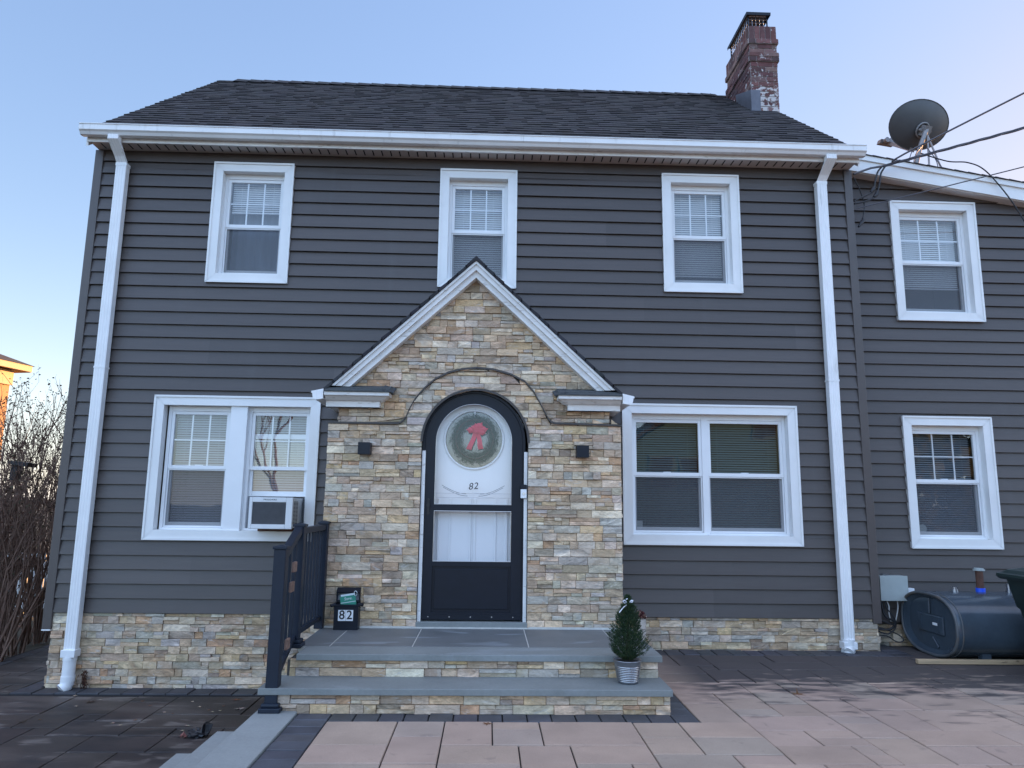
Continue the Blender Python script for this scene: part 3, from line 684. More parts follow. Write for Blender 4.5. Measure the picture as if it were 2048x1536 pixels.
# deck and back slope
sh.prism([(RY0,RZ0-.002),(RYR,RZR-.004),(2*RYR-RY0,RZ0-.002),(2*RYR-RY0,RZ0-.05),(RYR,RZR-.06),(RY0,RZ0-.03)],RXL,RXR,'x',(.04,.04,.045))
roof=sh.build('roof','shingle',house)
rc=MB(); x=-3.86
while x<3.28:
    l=.225; y0=.17; z=RZR
    for s_ in (1,-1):
        rc.face([(x,RYR,z+.034),(x+l,RYR,z+.022),(x+l,RYR-s_*y0,z+.022-y0*RS*1.0),(x,RYR-s_*y0,z+.034-y0*RS)],jit((.042,.042,.047),.15))
    rc.face([(x,RYR,z+.034),(x,RYR-y0,z+.034-y0*RS),(x,RYR-y0,z-y0*RS),(x,RYR,z)],(.03,.03,.03)); x+=.2
rc.face([(3.29,RYR,z+.034),(3.29,RYR-.17,z+.034-.136),(3.29,RYR-.17,z-.136),(3.29,RYR,z)],(.03,.03,.03))
rc.build('ridge_cap','shingle',roof)
for X0,X1 in ((RXL+.004,RXL+.024),(RXR-.024,RXR-.004)):
    rk=MB()
    for s_ in (0,1):
        y0_,y1_=(RY0+.02,RYR) if s_==0 else (2*RYR-RY0-.02,RYR)
        rk.prism([(y0_,RZ0-.05),(y1_,RZR-.07),(y1_,RZR-.22),(y0_,RZ0-.17)] if s_==0 else [(y1_,RZR-.07),(y0_,RZ0-.05),(y0_,RZ0-.17),(y1_,RZR-.22)],X0,X1,'x')
    rk.build('rake_board','white_weather',house)

# chimney
def bricks(mb,T,u0,u1,z0,z1,soldier=False,off=0):
    if soldier:
        n=max(1,round((u1-u0)/.071))
        for i in range(n):
            a,b=u0+(u1-u0)*i/n,u0+(u1-u0)*(i+1)/n; sblock(mb,T,a,b,z0,z1)
        return
    nr=max(1,round((z1-z0)/.073))
    for r_ in range(nr):
        a,b=z0+(z1-z0)*r_/nr,z0+(z1-z0)*(r_+1)/nr; u=u0-(.105 if (r_+off)%2 else 0)
        while u<u1-.01:
            sblock(mb,T,max(u,u0),min(u+.21,u1),a,b); u+=.21
def sblock(mb,T,a,b,z0,z1):
    if b-a<.02: return
    c=jit(rnd.choice(((.13,.052,.050),(.105,.045,.046),(.15,.065,.06),(.085,.045,.046),(.19,.11,.10))),.2); g_=.005; d=rnd.uniform(.005,.010)
    B=[(a+g_,z0+g_),(b-g_,z0+g_),(b-g_,z1-g_),(a+g_,z1-g_)]
    v=[T(p[0],p[1],-.004) for p in B]+[T(p[0],p[1],d) for p in B]; mb.idx(v,[(0,1,5,4),(1,2,6,5),(2,3,7,6),(3,0,4,7),(4,5,6,7)],c)
CX0,CX1,CY0,CY1=3.485,3.855,1.80,2.72
ch=MB(); cm=MB()
def stack(x0,x1,y0,y1,z0,z1,soldier=False,off=0):
    cm.box(x0,x1,y0,y1,z0,z1)
    bricks(ch,Tfront(y0),x0,x1,z0,z1,soldier,off); bricks(ch,Tleft(x0),-y1,-y0,z0,z1,soldier,off); bricks(ch,Tright(x1),y0,y1,z0,z1,soldier,off)
stack(CX0,CX1,CY0,CY1,5.0,7.062,False)
stack(CX0-.022,CX1+.022,CY0-.022,CY1+.022,7.0621,7.195,False,1)
stack(CX0,CX1,CY0,CY1,7.1951,7.328)
stack(CX0-.022,CX1+.022,CY0-.022,CY1+.022,7.3281,7.40,False,1)
stack(CX0-.004,CX1+.004,CY0-.004,CY1+.004,7.4001,7.60,True)
chim=ch.build('chimney','brick',house); cm.build('mortar_core','mortar',chim)
cp=MB(); cp.prism([(3.46,7.80),(3.80,7.80),(3.80,7.812),(3.46,7.812)],1.79,2.60,'y'); cp.box(3.462,3.466,1.792,2.598,7.77,7.80); cp.box(3.794,3.798,1.792,2.598,7.77,7.80); cp.box(3.462,3.798,1.790,1.794,7.77,7.80)
for X in (3.50,3.76):
    for Yp in (1.84,2.55): cp.box(X-.008,X+.008,Yp-.008,Yp+.008,7.595,7.80)
cp.build('chimney_cap','black',chim)
ms=MB()
for i in range(6): X=3.50+.26*i/5; ms.tube([(X,1.835,7.60),(X,1.835,7.79)],.0035,4)
for i in range(4): Z=7.625+.05*i; ms.tube([(3.5,1.835,Z),(3.76,1.835,Z)],.0035,4)
for i in range(12): Y_=1.84+.71*i/11; ms.tube([(3.497,Y_,7.60),(3.497,Y_,7.79)],.0035,4)
for i in range(4): Z=7.625+.05*i; ms.tube([(3.497,1.84,Z),(3.497,2.55,Z)],.0035,4)
ms.build('spark_mesh','silver',chim)
fl=MB(); fl.box(3.62,3.63,0,0,0,0) if False else None
def rz(y): return RZ0+RS*(y-RY0)
fl.face([(CX0-.014,CY0-.014,rz(CY0)-.05),(CX0-.014,CY0-.014,rz(CY0)+.30),(CX0-.014,2.36,rz(2.36)+.12),(CX0-.014,2.36,rz(2.36)-.03)])
fl.face([(CX0-.014,CY0-.014,rz(CY0)-.05),(3.60,CY0-.014,rz(CY0)-.05),(3.60,CY0-.014,rz(CY0)+.30),(CX0-.014,CY0-.014,rz(CY0)+.30)])
fl.build('flashing','flash',chim)

# wing on the right
WZ=lambda x:4.862-.157*(x-4.057)          # top of its sloping fascia
wg=MB(); siding(wg,HR,8.9,.3,-.075,5.0,-.072-C_*0,[hole(q) for q in WIN if q['y']>0],top=lambda x:WZ(x)-.12)
sheath(wg,HR,8.9,.304,-.09,3.9,[hole(q) for q in WIN if q['y']>0 and q['z'][1]<3]+[(q['x'][0]+CW-.01,q['x'][1]-CW+.01,q['z'][0]+CW-.01,3.9) for q in WIN if q['y']>0 and q['z'][1]>3])
sheath(wg,HR,4.45,.304,3.9,4.7,[]); wg.face([(8.9,.3,-.6),(8.9,5.5,-.6),(8.9,5.5,4.0),(8.9,.3,4.0)]); wg.build('wing_siding','siding',house)
wf=MB()
wf.prism([(3.80,WZ(3.8)-.052),(9.1,WZ(9.1)-.052),(9.1,WZ(9.1)-.195),(3.80,WZ(3.8)-.195)],.155,.178,'y'); wf.prism([(3.80,WZ(3.8)),(9.1,WZ(9.1)),(9.1,WZ(9.1)-.058),(3.80,WZ(3.8)-.058)],.135,.1545,'y')
wf.prism([(3.80,WZ(3.8)-.19),(9.1,WZ(9.1)-.19),(9.1,WZ(9.1)-.202),(3.80,WZ(3.8)-.202)],.1785,.3,'y')
wf.build('wing_fascia','white',house)
wr=MB(); x=3.84
while x<9.1:
    wr.prism([(x,WZ(x)+.002),(x+.15,WZ(x+.15)+.002),(x+.15,WZ(x+.15)+.006),(x,WZ(x)+.013)],.12,5.6,'y',jit((.05,.05,.056),.15)); x+=.15
wr.build('wing_roof','shingle',house)

# ------------------------------------------------------------------ entry vestibule
VX0,VX1=-1.405,1.165; AX,AZ,AR=-.120,1.576,.462
def openhalf(z): return AR if z<=AZ else (math.sqrt(max(0,AR*AR-(z-AZ)**2)) if z<AZ+AR else 0)
CUR=[(-1.41,1.722),(-.80,1.725),(-.765,1.738),(-.735,1.775),(-.70,1.86),(-.658,1.942),(-.58,2.04),(-.487,2.124),(-.37,2.185),(-.25,2.218),(-.113,2.232),(.03,2.22),(.18,2.18),(.311,2.115),(.39,2.025),(.446,1.925),(.49,1.84),(.52,1.785),(.545,1.757),(.58,1.747),(1.17,1.736)]
def cz(x):
    for (a,b),(c,d) in zip(CUR,CUR[1:]):
        if a<=x<=c: return b+(d-b)*(x-a)/(c-a)
    return CUR[0][1] if x<CUR[0][0] else CUR[-1][1]
def cl(z):
    if z<=1.726: return VX0
    for (a,b),(c,d) in zip(CUR[:11],CUR[1:11]):
        if b<=z<=d: return a+(c-a)*(z-b)/max(1e-6,d-b)
    return -.113
def crr(z):
    if z<=1.738: return VX1
    for (a,b),(c,d) in zip(CUR[10:],CUR[11:]):
        if d<=z<=b: return a+(c-a)*(b-z)/max(1e-6,b-d)
    return -.113
vs=MB()
LY,UY=-.775,-.735
ledger(vs,K(VX0),lambda z:AX-openhalf(z)-.004,.014,1.722,Tfront(LY)); ledger(vs,lambda z:AX+openhalf(z)+.004,K(VX1),.014,1.736,Tfront(LY))
ledger(vs,cl,lambda z:AX-openhalf(z)-.004,1.722,2.036,Tfront(LY)); ledger(vs,lambda z:AX+openhalf(z)+.004,crr,1.736,2.036,Tfront(LY))
ledger(vs,cl,crr,2.036,2.168,Tfront(LY)); ledger(vs,cl,crr,2.168,2.196,Tfront(LY),row=.028); ledger(vs,cl,crr,2.196,2.226,Tfront(LY),row=.015)
GA=(-.142,3.075); gl=lambda z: max(-1.33,GA[0]-(GA[1]-z)/.955); gr=lambda z: min(1.07,GA[0]+(GA[1]-z)/.935)
ledger(vs,gl,lambda z:cl(max(z,1.727)),1.728,2.23,Tfront(UY)); ledger(vs,lambda z:crr(max(z,1.74)),gr,1.742,2.23,Tfront(UY)); ledger(vs,gl,gr,2.23,3.06,Tfront(UY))
ledger(vs,K(.02),K(.775),.014,1.722,Tleft(VX0+.02)); ledger(vs,K(-.775),K(-.02),.014,1.736,Tright(VX1-.02)); 
ledger(vs,K(.02),K(.735),1.73,2.1,Tleft(-1.31)); ledger(vs,K(-.735),K(-.02),1.74,2.1,Tright(1.05))
vst=vs.build('entry_stone','stone',house)
vb=MB()
xs=[VX0+.022+(VX1-VX0-.044)*i/90 for i in range(91)]
def oz(x):
    d=abs(x-AX); return .012 if d>=AR else AZ+math.sqrt(AR*AR-d*d)
xs=sorted(set(xs+[AX-AR-1e-4,AX-AR+1e-4,AX+AR-1e-4,AX+AR+1e-4]+[AX+AR*math.sin(R(a)) for a in range(-88,89,4)]))
vb.strip([(x,LY-.001,oz(x)) for x in xs],[(x,LY-.001,cz(x)-.004) for x in xs])
xs2=[x for x in xs if -1.31<x<1.05]
vb.strip([(x,UY-.001,max(1.70,oz(x)+.02)) for x in xs2],[(x,UY-.001,max(1.71,min(GA[1]-abs(x-GA[0])*.94,3.2))) for x in xs2])
vb.box(VX0+.022,VX0+.04,LY,0,.012,1.72); vb.box(VX1-.04,VX1-.022,LY,0,.012,1.73); vb.box(-1.308,-1.29,UY,0,1.72,2.1); vb.box(1.03,1.048,UY,0,1.72,2.1)
vb.box(VX0+.0405,-1.2905,LY+.01,0,1.70,1.718); vb.box(1.0485,VX1-.0405,LY+.01,0,1.70,1.73)
vb.build('stone_backing','grout',vst)
# reveal lining round the opening, white jambs
rv=MB(); arc=[(AX-AR,.03)]+[(AX-AR,.03+(AZ-.03)*i/6) for i in range(1,7)]+[(AX-AR*math.cos(R(a)),AZ+AR*math.sin(R(a))) for a in range(6,180,6)]+[(AX+AR,AZ-(AZ-.03)*i/6) for i in range(0,7)]
rv.strip([(x,-.79,z) for x,z in arc],[(x,-.60,z) for x,z in arc]); 
def band(r0,r1,y):
    A=[(AX-r0*math.cos(R(a)),y,AZ+r0*math.sin(R(a))) for a in range(0,181,5)]; B=[(AX-r1*math.cos(R(a)),y,AZ+r1*math.sin(R(a))) for a in range(0,181,5)]; return A,B
A_,B_=band(AR-.004,AR+.016,LY-.036); rv.strip(A_,B_); C1,D1=band(AR+.016,AR+.016,LY); rv.strip(B_,C1)
rv.build('door_reveal','flashbrown',house)
for s_ in (-1,1):
    jb=MB(); jb.box(*(sorted((AX+s_*(AR-.001),AX+s_*(AR-.030)))),-.772,-.70,.05,1.50); jb.build('door_jamb','white_weather',house)
fls=MB(); P=[(x,z) for x,z in CUR]
sm=[]
for i in range(len(P)-1):
    for t in (0,.34,.67): sm.append((P[i][0]+(P[i+1][0]-P[i][0])*t,P[i][1]+(P[i+1][1]-P[i][1])*t))
sm.append(P[-1])
fls.strip([(x,LY-.036,z) for x,z in sm],[(x,LY-.036,z+.017) for x,z in sm]); fls.strip([(x,LY-.036,z+.017) for x,z in sm],[(x,UY-.002,z+.022) for x,z in sm]); fls.strip([(x,UY-.002,z) for x,z in sm],[(x,LY-.036,z) for x,z in sm])
fls.build('arch_flashing','flashbrown',house)
# vestibule roof
AP=(-.142,3.232); SL,SR_=.938,.932
vr=MB()
def vroof(s_):
    ex_=-1.437 if s_<0 else 1.158; L_=abs(ex_-AP[0]); sl=SL if s_<0 else SR_
    n=16
    for k in range(n):
        a,b=L_*(k)/n,L_*(k+1)/n+.01
        y=-.905
        while y<0:
            l=rnd.choice((.12,.18,.24)); y1=min(0,y+l); c=jit((.038,.038,.043),.2); h=rnd.choice((.006,.012))
            xa,xb=AP[0]+s_*a,AP[0]+s_*min(b,L_+.006); za,zb=AP[1]-a*sl,AP[1]-min(b,L_+.006)*sl
            vr.idx([(xa,y,za),(xb,y,zb+h),(xb,y1,zb+h),(xa,y1,za),(xb,y,zb-.022),(xb,y1,zb-.022),(xa,y,za-.03),(xa,y1,za-.03)],[(0,1,2,3),(1,4,5,2),(0,6,4,1),(6,7,5,4)],c); y=y1
vroof(-1); vroof(1); 
vr.prism([(AP[0]-.10,AP[1]-.085),(AP[0],AP[1]+.012),(AP[0]+.10,AP[1]-.085),(AP[0],AP[1]-.03)],-.908,0,'y',(.036,.036,.04))
vroofo=vr.build('entry_roof','shingle',house)
# rake boards in three stepped bands
def rake(y0,y1,d0,d1,nm,mt,zc_l=2.045):
    b=MB()
    for s_ in (-1,1):
        sl=SL if s_<0 else SR_; ex_=(1.425-.142+.01) if s_<0 else (1.148+.142)
        a0,a1=AP[1]-d0,AP[1]-d1; t0=(a0-zc_l)/sl; t1=(a1-zc_l)/sl
        P=[(AP[0],a0),(AP[0]+s_*t0,zc_l),(AP[0]+s_*t1,zc_l),(AP[0],a1)]
        if s_<0: P=P[::-1]
        b.prism(P,y0,y1,'y')
    return b.build(nm,mt,vroofo)
rake(-.893,-.86,.030,.056,'rake_board','white_weather'); rake(-.875,-.82,.0562,.108,'rake_board','white_weather'); rake(-.845,-.74,.1082,.172,'rake_board','white_weather')
# cornice returns with little shingled tops
def cornice(x0,x1,inner_right):
    b=MB()   # profile (y,z), mitred at the inner end
    pr=[(-.775,1.866),(-.838,1.866),(-.840,1.915),(-.868,1.922),(-.880,1.930),(-.905,1.950),(-.918,1.956),(-.930,1.957),(-.932,1.985)]
    def XE(y): 
        d=(y+.932); return (x1-d*1.0) if inner_right else (x0+d*1.0)
    A=[((x0 if inner_right else XE(y)),y,z) for y,z in pr]; B=[((XE(y) if inner_right else x1),y,z) for y,z in pr]
    b.strip(A,B); E=[(XE(-.775 if False else y),y,z) for y,z in pr]
    for (y,z),(y2,z2) in zip(pr,pr[1:]): b.face([(XE(y),y,z),(XE(y2),y2,z2),(XE(y2),-.76,z2),(XE(y),-.76,z)])
    b.face([(x0,-.932,1.985),(x1,-.932,1.985),(x1,-.76,1.985),(x0,-.76,1.985)]); b.face([(x0+.001,-.838,1.866),(x1-.06,-.838,1.866),(x1-.06,-.76,1.866),(x0+.001,-.76,1.866)])
    ox=x0 if inner_right else x1
    b.face([(ox,y,z) for y,z in pr]+[(ox,-.76,1.985)])
    ob=b.build('cornice_return','white_weather',house)
    t=MB(); e=.012
    a,c=x0-(0 if inner_right else e),x1+(e if inner_right else 0)
    t.prism([(-.945,1.986),(-.945,1.998),(-.745,2.062),(-.745,1.99)],a,c,'x',(.075,.082,.085)); t.prism([(-.90,2.0115),(-.90,2.022),(-.745,2.070),(-.745,2.060)],a+.01,c-.012,'x',(.085,.092,.095))
    X=c if inner_right else a; dx=-.045 if inner_right else .045
    t.obox((X+dx*.55,-.845,2.028),(.05,0,-.014 if inner_right else .014),(0,.095,.03),(0,0,.006),(.07,.075,.08))
    t.build('return_shingles','shingle',ob)
cornice(-1.425,-.868,True); cornice(.598,1.152,False)
# gutters along the vestibule eaves, end caps to the front
for s_,xa in ((-1,-1.437),(1,1.162)):
    b=MB(); P=[(xa,2.012),(xa+s_*.102,1.990),(xa+s_*.104,1.976),(xa+s_*.094,1.972),(xa+s_*.088,1.935),(xa+s_*.066,1.915),(xa,1.925)]
    b.prism(P if s_>0 else P[::-1],-.915,-.03,'y'); b.build('entry_gutter','downspout',house)
    b=MB(); xw=-1.33 if s_<0 else 1.07; a,c=sorted((xa,xw)); b.box(a,c,-.86,-.01,1.925,1.935); b.build('entry_soffit','soffit',house)
# doors
dc,dr=-.131,.430; DZ=1.585
def archpts(r,zb,n=40,cx=dc,cz_=DZ): return [(cx-r,zb)]+[(cx-r*math.cos(math.pi*i/n),cz_+r*math.sin(math.pi*i/n)) for i in range(n+1)]+[(cx+r,zb)]
sdm=MB(); y0,y1=-.745,-.705
def ring2(r0,r1,n=40):
    A=[(dc-r0*math.cos(math.pi*i/n),DZ+r0*math.sin(math.pi*i/n)) for i in range(n+1)]; B=[(dc-r1*math.cos(math.pi*i/n),DZ+r1*math.sin(math.pi*i/n)) for i in range(n+1)]
    return A,B
A,B=ring2(.430,.337)
sdm.strip([(x,y0,z) for x,z in A],[(x,y0,z) for x,z in B]); sdm.strip([(x,y0,z) for x,z in B],[(x,y1,z) for x,z in B]); sdm.strip([(x,y1,z) for x,z in A],[(x,y0,z) for x,z in A])
sdm.box(dc-.43,dc-.337,y0,y1,.072,DZ); sdm.box(dc+.337,dc+.43,y0,y1,.072,DZ)
sdm.box(dc-.3368,dc+.3368,y0+.0005,y1,.985,1.037); sdm.box(dc-.3368,dc+.3368,y0+.0005,y1,.515,.553); sdm.box(dc-.3368,dc+.3368,y0+.0005,y1,.072,.135)
sdm.box(dc-.3368,dc+.3368,y0+.014,y1,.135,.515); sdm.box(dc-.315,dc+.315,y0+.004,y0+.0139,.16,.49,ch=.003)
sdm.box(dc-.43,dc+.43,y0-.006,y0-.0002,.075,.118)
sdoor=sdm.build('storm_door','black',house)
sf_=MB(); A,B=ring2(.452,.4315)
sf_.strip([(x,-.762,z) for x,z in A],[(x,-.762,z) for x,z in B]); sf_.strip([(x,-.762,z) for x,z in B],[(x,-.70,z) for x,z in B])
sf_.box(dc-.452,dc-.4315,-.762,-.70,.06,DZ); sf_.box(dc+.4315,dc+.452,-.762,-.70,.06,DZ)
sf_.build('door_frame','black',house)
gl_=MB(); P=archpts(.338,1.036); gl_.face([(x,-.728,z) for x,z in P]); gl_.face([(dc-.338,-.7281,.553),(dc+.338,-.7281,.553),(dc+.338,-.7281,.985),(dc-.338,-.7281,.985)]); gl_.build('glass','stormglass',sdoor)
al=MB(); Q=archpts(.333,1.040,40); al.tube([(x,y0-.001,z) for x,z in Q]+[(Q[0][0],y0-.001,Q[0][1])],.0036,6)
for z in (.557,.981): al.tube([(dc-.333,y0-.001,z),(dc+.333,y0-.001,z)],.004,6)
for x in (dc-.333,dc+.333): al.tube([(x,y0-.001,.557),(x,y0-.001,.981)],.003,6)
for z in (1.135,1.098): al.tube([(dc-.333,-.733,z),(dc+.333,-.733,z)],.0022,5)
al.build('glazing_bead','nickel',sdoor)
et=MB()
for s_ in (-1,1):
    for q,(d0,d1) in enumerate(((0,0),(.018,-.012))):
        pts=[]
        for i in range(11):
            t=i/10; pts.append((dc+s_*(.275-.215*t-q*.012),-.7295,1.205-d0-.075*math.sin(t*math.pi/2)))
        et.tube(pts,.0016,4)
et.build('etched_scroll','inkgrey',sdoor)
text('house_number','82',.082,Matrix.Translation((-.133,-.7335,1.195))@Matrix.Rotation(R(-6),4,'Y')@FACE,'ink',sdoor,shear=.25,space=1.1)
hd=MB(); hd.tube([(dc-.385,-.747,1.03),(dc-.385,-.775,1.03)],.010,12); hd.tube([(dc-.385,-.775,1.03),(dc-.385,-.780,1.03)],.016,14); hd.box(dc-.395,dc-.375,-.7505,-.7455,.95,1.09); hd.tube([(dc-.385,-.749,1.075),(dc-.385,-.762,1.075)],.009,10); hd.build('handle','ink',sdoor)
for i in range(5):
    rv2=MB(); rv2.tube([(dc-.36+.18*i,-.7515,.098),(dc-.36+.18*i,-.7545,.098)],.005,8); rv2.build('rivet','nickel',sdoor)
# inner white door with a round light
fdm=MB(); n=48; cxd,czd,rd=-.133,1.612,.262; yd=-.655
circ=[(cxd+rd*math.cos(2*math.pi*i/n),czd+rd*math.sin(2*math.pi*i/n)) for i in range(n+1)]
big=[]
for i in range(n+1):
    a=2*math.pi*i/n; dx,dz=math.cos(a),math.sin(a); t=10
    x0_,x1_,zb_,zt_=dc-.44,dc+.44,1.14,2.06
    if dx>1e-6: t=min(t,(x1_-cxd)/dx)
    if dx<-1e-6: t=min(t,(x0_-cxd)/dx)
    if dz>1e-6: t=min(t,(zt_-czd)/dz)
    if dz<-1e-6: t=min(t,(zb_-czd)/dz)
    big.append((cxd+dx*t,czd+dz*t))
fdm.strip([(x,yd,z) for x,z in circ],[(x,yd,z) for x,z in big])
for X in (-1,1):
    for Z in (1.14,2.06):
        pass
fdm.face([(dc-.44,yd,.05),(dc+.44,yd,.05),(dc+.44,yd,1.14),(dc-.44,yd,1.14)])
for sx in (-1,1):   # corners the fan leaves free
    for z in (1.14,2.06): fdm.face([(dc+sx*.44,yd+.0008,z),(dc+sx*.30,yd+.0008,z),(dc+sx*.44,yd+.0008,z+(.14 if z<1.5 else -.14))])
fdm.strip([(x,yd,z) for x,z in circ],[(x,yd+.03,z) for x,z in circ])
for xx in (-.30,-.20,-.02,.02,.20,.30): fdm.box(dc+xx-.008,dc+xx+.008,yd-.012,yd-.0005,.20,1.09,ch=.003)
fdm.box(dc-.008,dc-.002,yd-.008,yd-.0002,.08,1.13)
fdoor=fdm.build('front_door','doorwhite',house)
rl=MB(); rl.tube([(x,yd-.004,z) for x,z in circ],.010,8); rl.build('round_window_ring','doorwhite',fdoor)
rg=MB(); rg.face([(x,yd+.02,z) for x,z in circ[:-1]]); rg.build('round_window','glass',fdoor)
rm=MB(); rm.box(dc-.5,dc+.5,-.35,-.34,.05,2.1); rm.face([(dc-.5,-.62,.05),(dc-.5,-.34,.05),(dc-.5,-.34,2.1),(dc-.5,-.62,2.1)]); rm.face([(dc+.5,-.62,.05),(dc+.5,-.34,.05),(dc+.5,-.34,2.1),(dc+.5,-.62,2.1)]); rm.face([(dc-.5,-.62,2.1),(dc+.5,-.62,2.1),(dc+.5,-.34,2.1),(dc-.5,-.34,2.1)])
rm.build('hallway','roomdark',fdoor)
ths=MB(); ths.box(AX-.47,AX+.47,-.80,-.66,.014,.062,ch=.006); ths.build('threshold','bluestone',house)
cau=MB(); cau.bar((VX0+.01,LY-.035,.020),(AX-.48,LY-.035,.020),.022,.016); cau.bar((AX+.48,LY-.035,.020),(VX1-.01,LY-.035,.020),.022,.016); cau.bar((AX-.48,-.812,.018),(AX+.48,-.812,.018),.02,.010); cau.build('mortar_bead','joint',house)

# ------------------------------------------------------------------ front steps
st=thing('front_steps','two stone faced steps with bluestone treads rising to the arched door','steps',(-.1,-1.2,ZR))
b=MB(); b.box(-1.37,1.195,-1.815,-.79,-.30,-.034); b.box(-1.42,1.205,-2.105,-1.8155,-.45,-.185)
b.build('core','grout',st)
s=MB(); 
ledger(s,K(-1.35),K(1.215),-.142,-.028,Tfront(-1.812),row=.058,kx=1.15); ledger(s,K(.8),K(1.812),-.30,-.028,Tleft(-1.36),row=.058); ledger(s,K(-1.812),K(-.02),-.33,-.028,Tright(1.20),row=.058)
ledger(s,K(-1.42),K(1.222),-.305,-.182,Tfront(-2.112),row=.062,kx=1.15); ledger(s,K(1.81),K(2.112),-.68,-.182,Tleft(-1.405),row=.062); ledger(s,K(-2.112),K(-1.81),-.33,-.182,Tright(1.21),row=.062)
s.build('stone_face','stone',st)
t=MB(); t.box(-1.30,1.24,-1.865,-1.585,-.030,.013,ch=.004); t.box(-1.46,1.235,-2.165,-1.80,-.182,-.140,ch=.004); t.build('tread','bluestone',st)
t=MB()
xj=[-1.335,-1.05,-.565,.375,.94,1.24] 
xj=[-1.37,-.945,-.50,.30,1.0,1.24]
XS=[(-1.37,-1.135),(-1.135,-.535),(-.535,.32),(.32,.985),(.985,1.24)]
for a,c in XS:
    yb=-.79 if a>-1.3 and c<1.2 else -.02
    t.box(a+.004,c-.004,-1.578,yb,-.030,.0128,ch=.002)
t.build('platform_slab','bluestone_wet',st)
t=MB(); t.box(-1.36,1.23,-1.585,-.03,-.03,.0095); t.build('slab_joint','joint',st)

# side steps at the left
ss=thing('side_steps','pale bluestone side steps running down to the dark lower patio','steps',(-1.45,-3,ZL))
m_=MB(); m_.box(-1.47,-1.205,-7.5,-2.10,-.335,-.288,ch=.004); m_.box(-1.71,-1.4705,-7.5,-2.13,-.455,-.41,ch=.004); m_.box(-1.94,-1.7105,-7.5,-2.17,-.575,-.53,ch=.004); m_.build('tread','bluestone_pale',ss)
m_=MB(); m_.box(-1.455,-1.2055,-7.5,-2.165,-.70,-.336); m_.box(-1.695,-1.4555,-7.5,-2.14,-.70,-.456); m_.box(-1.925,-1.6955,-7.5,-2.18,-.70,-.576); m_.build('riser','grout',ss)

# ------------------------------------------------------------------ railing
rl_=thing('railing','black metal stair railing with three capped posts beside the front steps','railing',(-1.375,-1.5,ZR))
PA,PB,PC=(-1.375,-2.12),(-1.385,-1.62),(-1.382,-.845)
def post(p,z0,z1,flange,w=.038):
    b=MB(); b.box(p[0]-w,p[0]+w,p[1]-w,p[1]+w,z0,z1-.03,ch=.004)
    b.box(p[0]-w-.008,p[0]+w+.008,p[1]-w-.008,p[1]+w+.008,z1-.03,z1-.012,ch=.003)
    W=w+.004; b.idx([(p[0]-W,p[1]-W,z1-.012),(p[0]+W,p[1]-W,z1-.012),(p[0]+W,p[1]+W,z1-.012),(p[0]-W,p[1]+W,z1-.012),(p[0],p[1],z1)],[(0,1,4),(1,2,4),(2,3,4),(3,0,4)])
    if flange:
        f=w+.030; b.box(p[0]-f,p[0]+f,p[1]-f,p[1]+f,z0+.0005,z0+.030,ch=.006); f-=.012; b.box(p[0]-f,p[0]+f,p[1]-f,p[1]+f,z0+.030,z0+.055,ch=.008)
    return b.build('post','rail',rl_)
post(PA,-.288,.765,True,.040); post(PB,.013,.895,True,.038); post(PC,.013,.893,False,.036)
def railbar(a,b,za,zb,w,h,nm):
    m=MB(); m.bar((a[0],a[1]+.035,za),(b[0],b[1]-.035,zb),w,h); return m.build(nm,'rail',rl_,bevel=.006)
railbar(PB,PC,.835,.835,.056,.045,'handrail'); railbar(PB,PC,.10,.10,.036,.036,'bottom_rail')
m=MB(); m.bar((PA[0],PA[1]+.03,.675),(PB[0],PB[1]-.03,.845),.056,.05); m.build('handrail','rail',rl_,bevel=.006)
m=MB(); m.bar((PA[0],PA[1]+.03,-.10),(PB[0],PB[1]-.03,.085),.036,.036); m.build('bottom_rail','rail',rl_,bevel=.006)
for i in range(7):
    y=PB[1]+.09+(PC[1]-PB[1]-.18)*i/6; m=MB(); m.box(-1.3925,-1.3745,y-.009,y+.009,.1,.83); m.build('baluster','rail',rl_)
for i in range(3):
    t_=(i+1)/4; y=PA[1]+(PB[1]-PA[1])*t_; z=-.115+.185*t_; m=MB(); m.box(-1.389,-1.371,y-.009,y+.009,z,z+.79); m.build('baluster','rail',rl_)
for (dy,z) in ((.20,.60),(.16,.47),(.13,.10)):
    m=MB(); m.box(-1.347,-1.327,PA[1]+dy-.03,PA[1]+dy+.05,z-.035,z+.035,ch=.006); m.build('bracket','copper',rl_)

# ------------------------------------------------------------------ things at the door
for x,lb in ((-1.067,'small black cube wall lamp on the stonework left of the arched door'),(.813,'small black cube wall lamp on the stonework right of the arched door')):
    L_=thing('wall_lamp',lb,'wall lamp',(x,LY,1.50),'pair of black wall lamps flanking the door')
    b=MB(); b.box(x-.053,x+.053,LY-.130,LY-.035,1.452,1.555,ch=.003); b.build('lamp_body','black',L_)
    b=MB(); b.box(x-.035,x+.035,LY-.036,LY-.006,1.47,1.54); b.build('wall_plate','black',L_)
    b=MB(); b.box(x-.035,x+.035,LY-.115,LY-.05,1.4490,1.4518); b.build('lens','roomwall',L_)
db=thing('doorbell','white doorbell with a round button and black top on the door jamb','doorbell',(.307,-.775,1.10))
b=MB(); b.box(.283,.334,-.800,-.772,1.098,1.176,ch=.004); b.build('body','vinyl',db); b=MB(); b.box(.283,.336,-.802,-.772,1.1765,1.216,ch=.003); b.build('camera_cap','black',db)
b=MB(); b.tube([(.309,-.800,1.137),(.309,-.803,1.137)],.013,18); b.build('button','nickel',db)
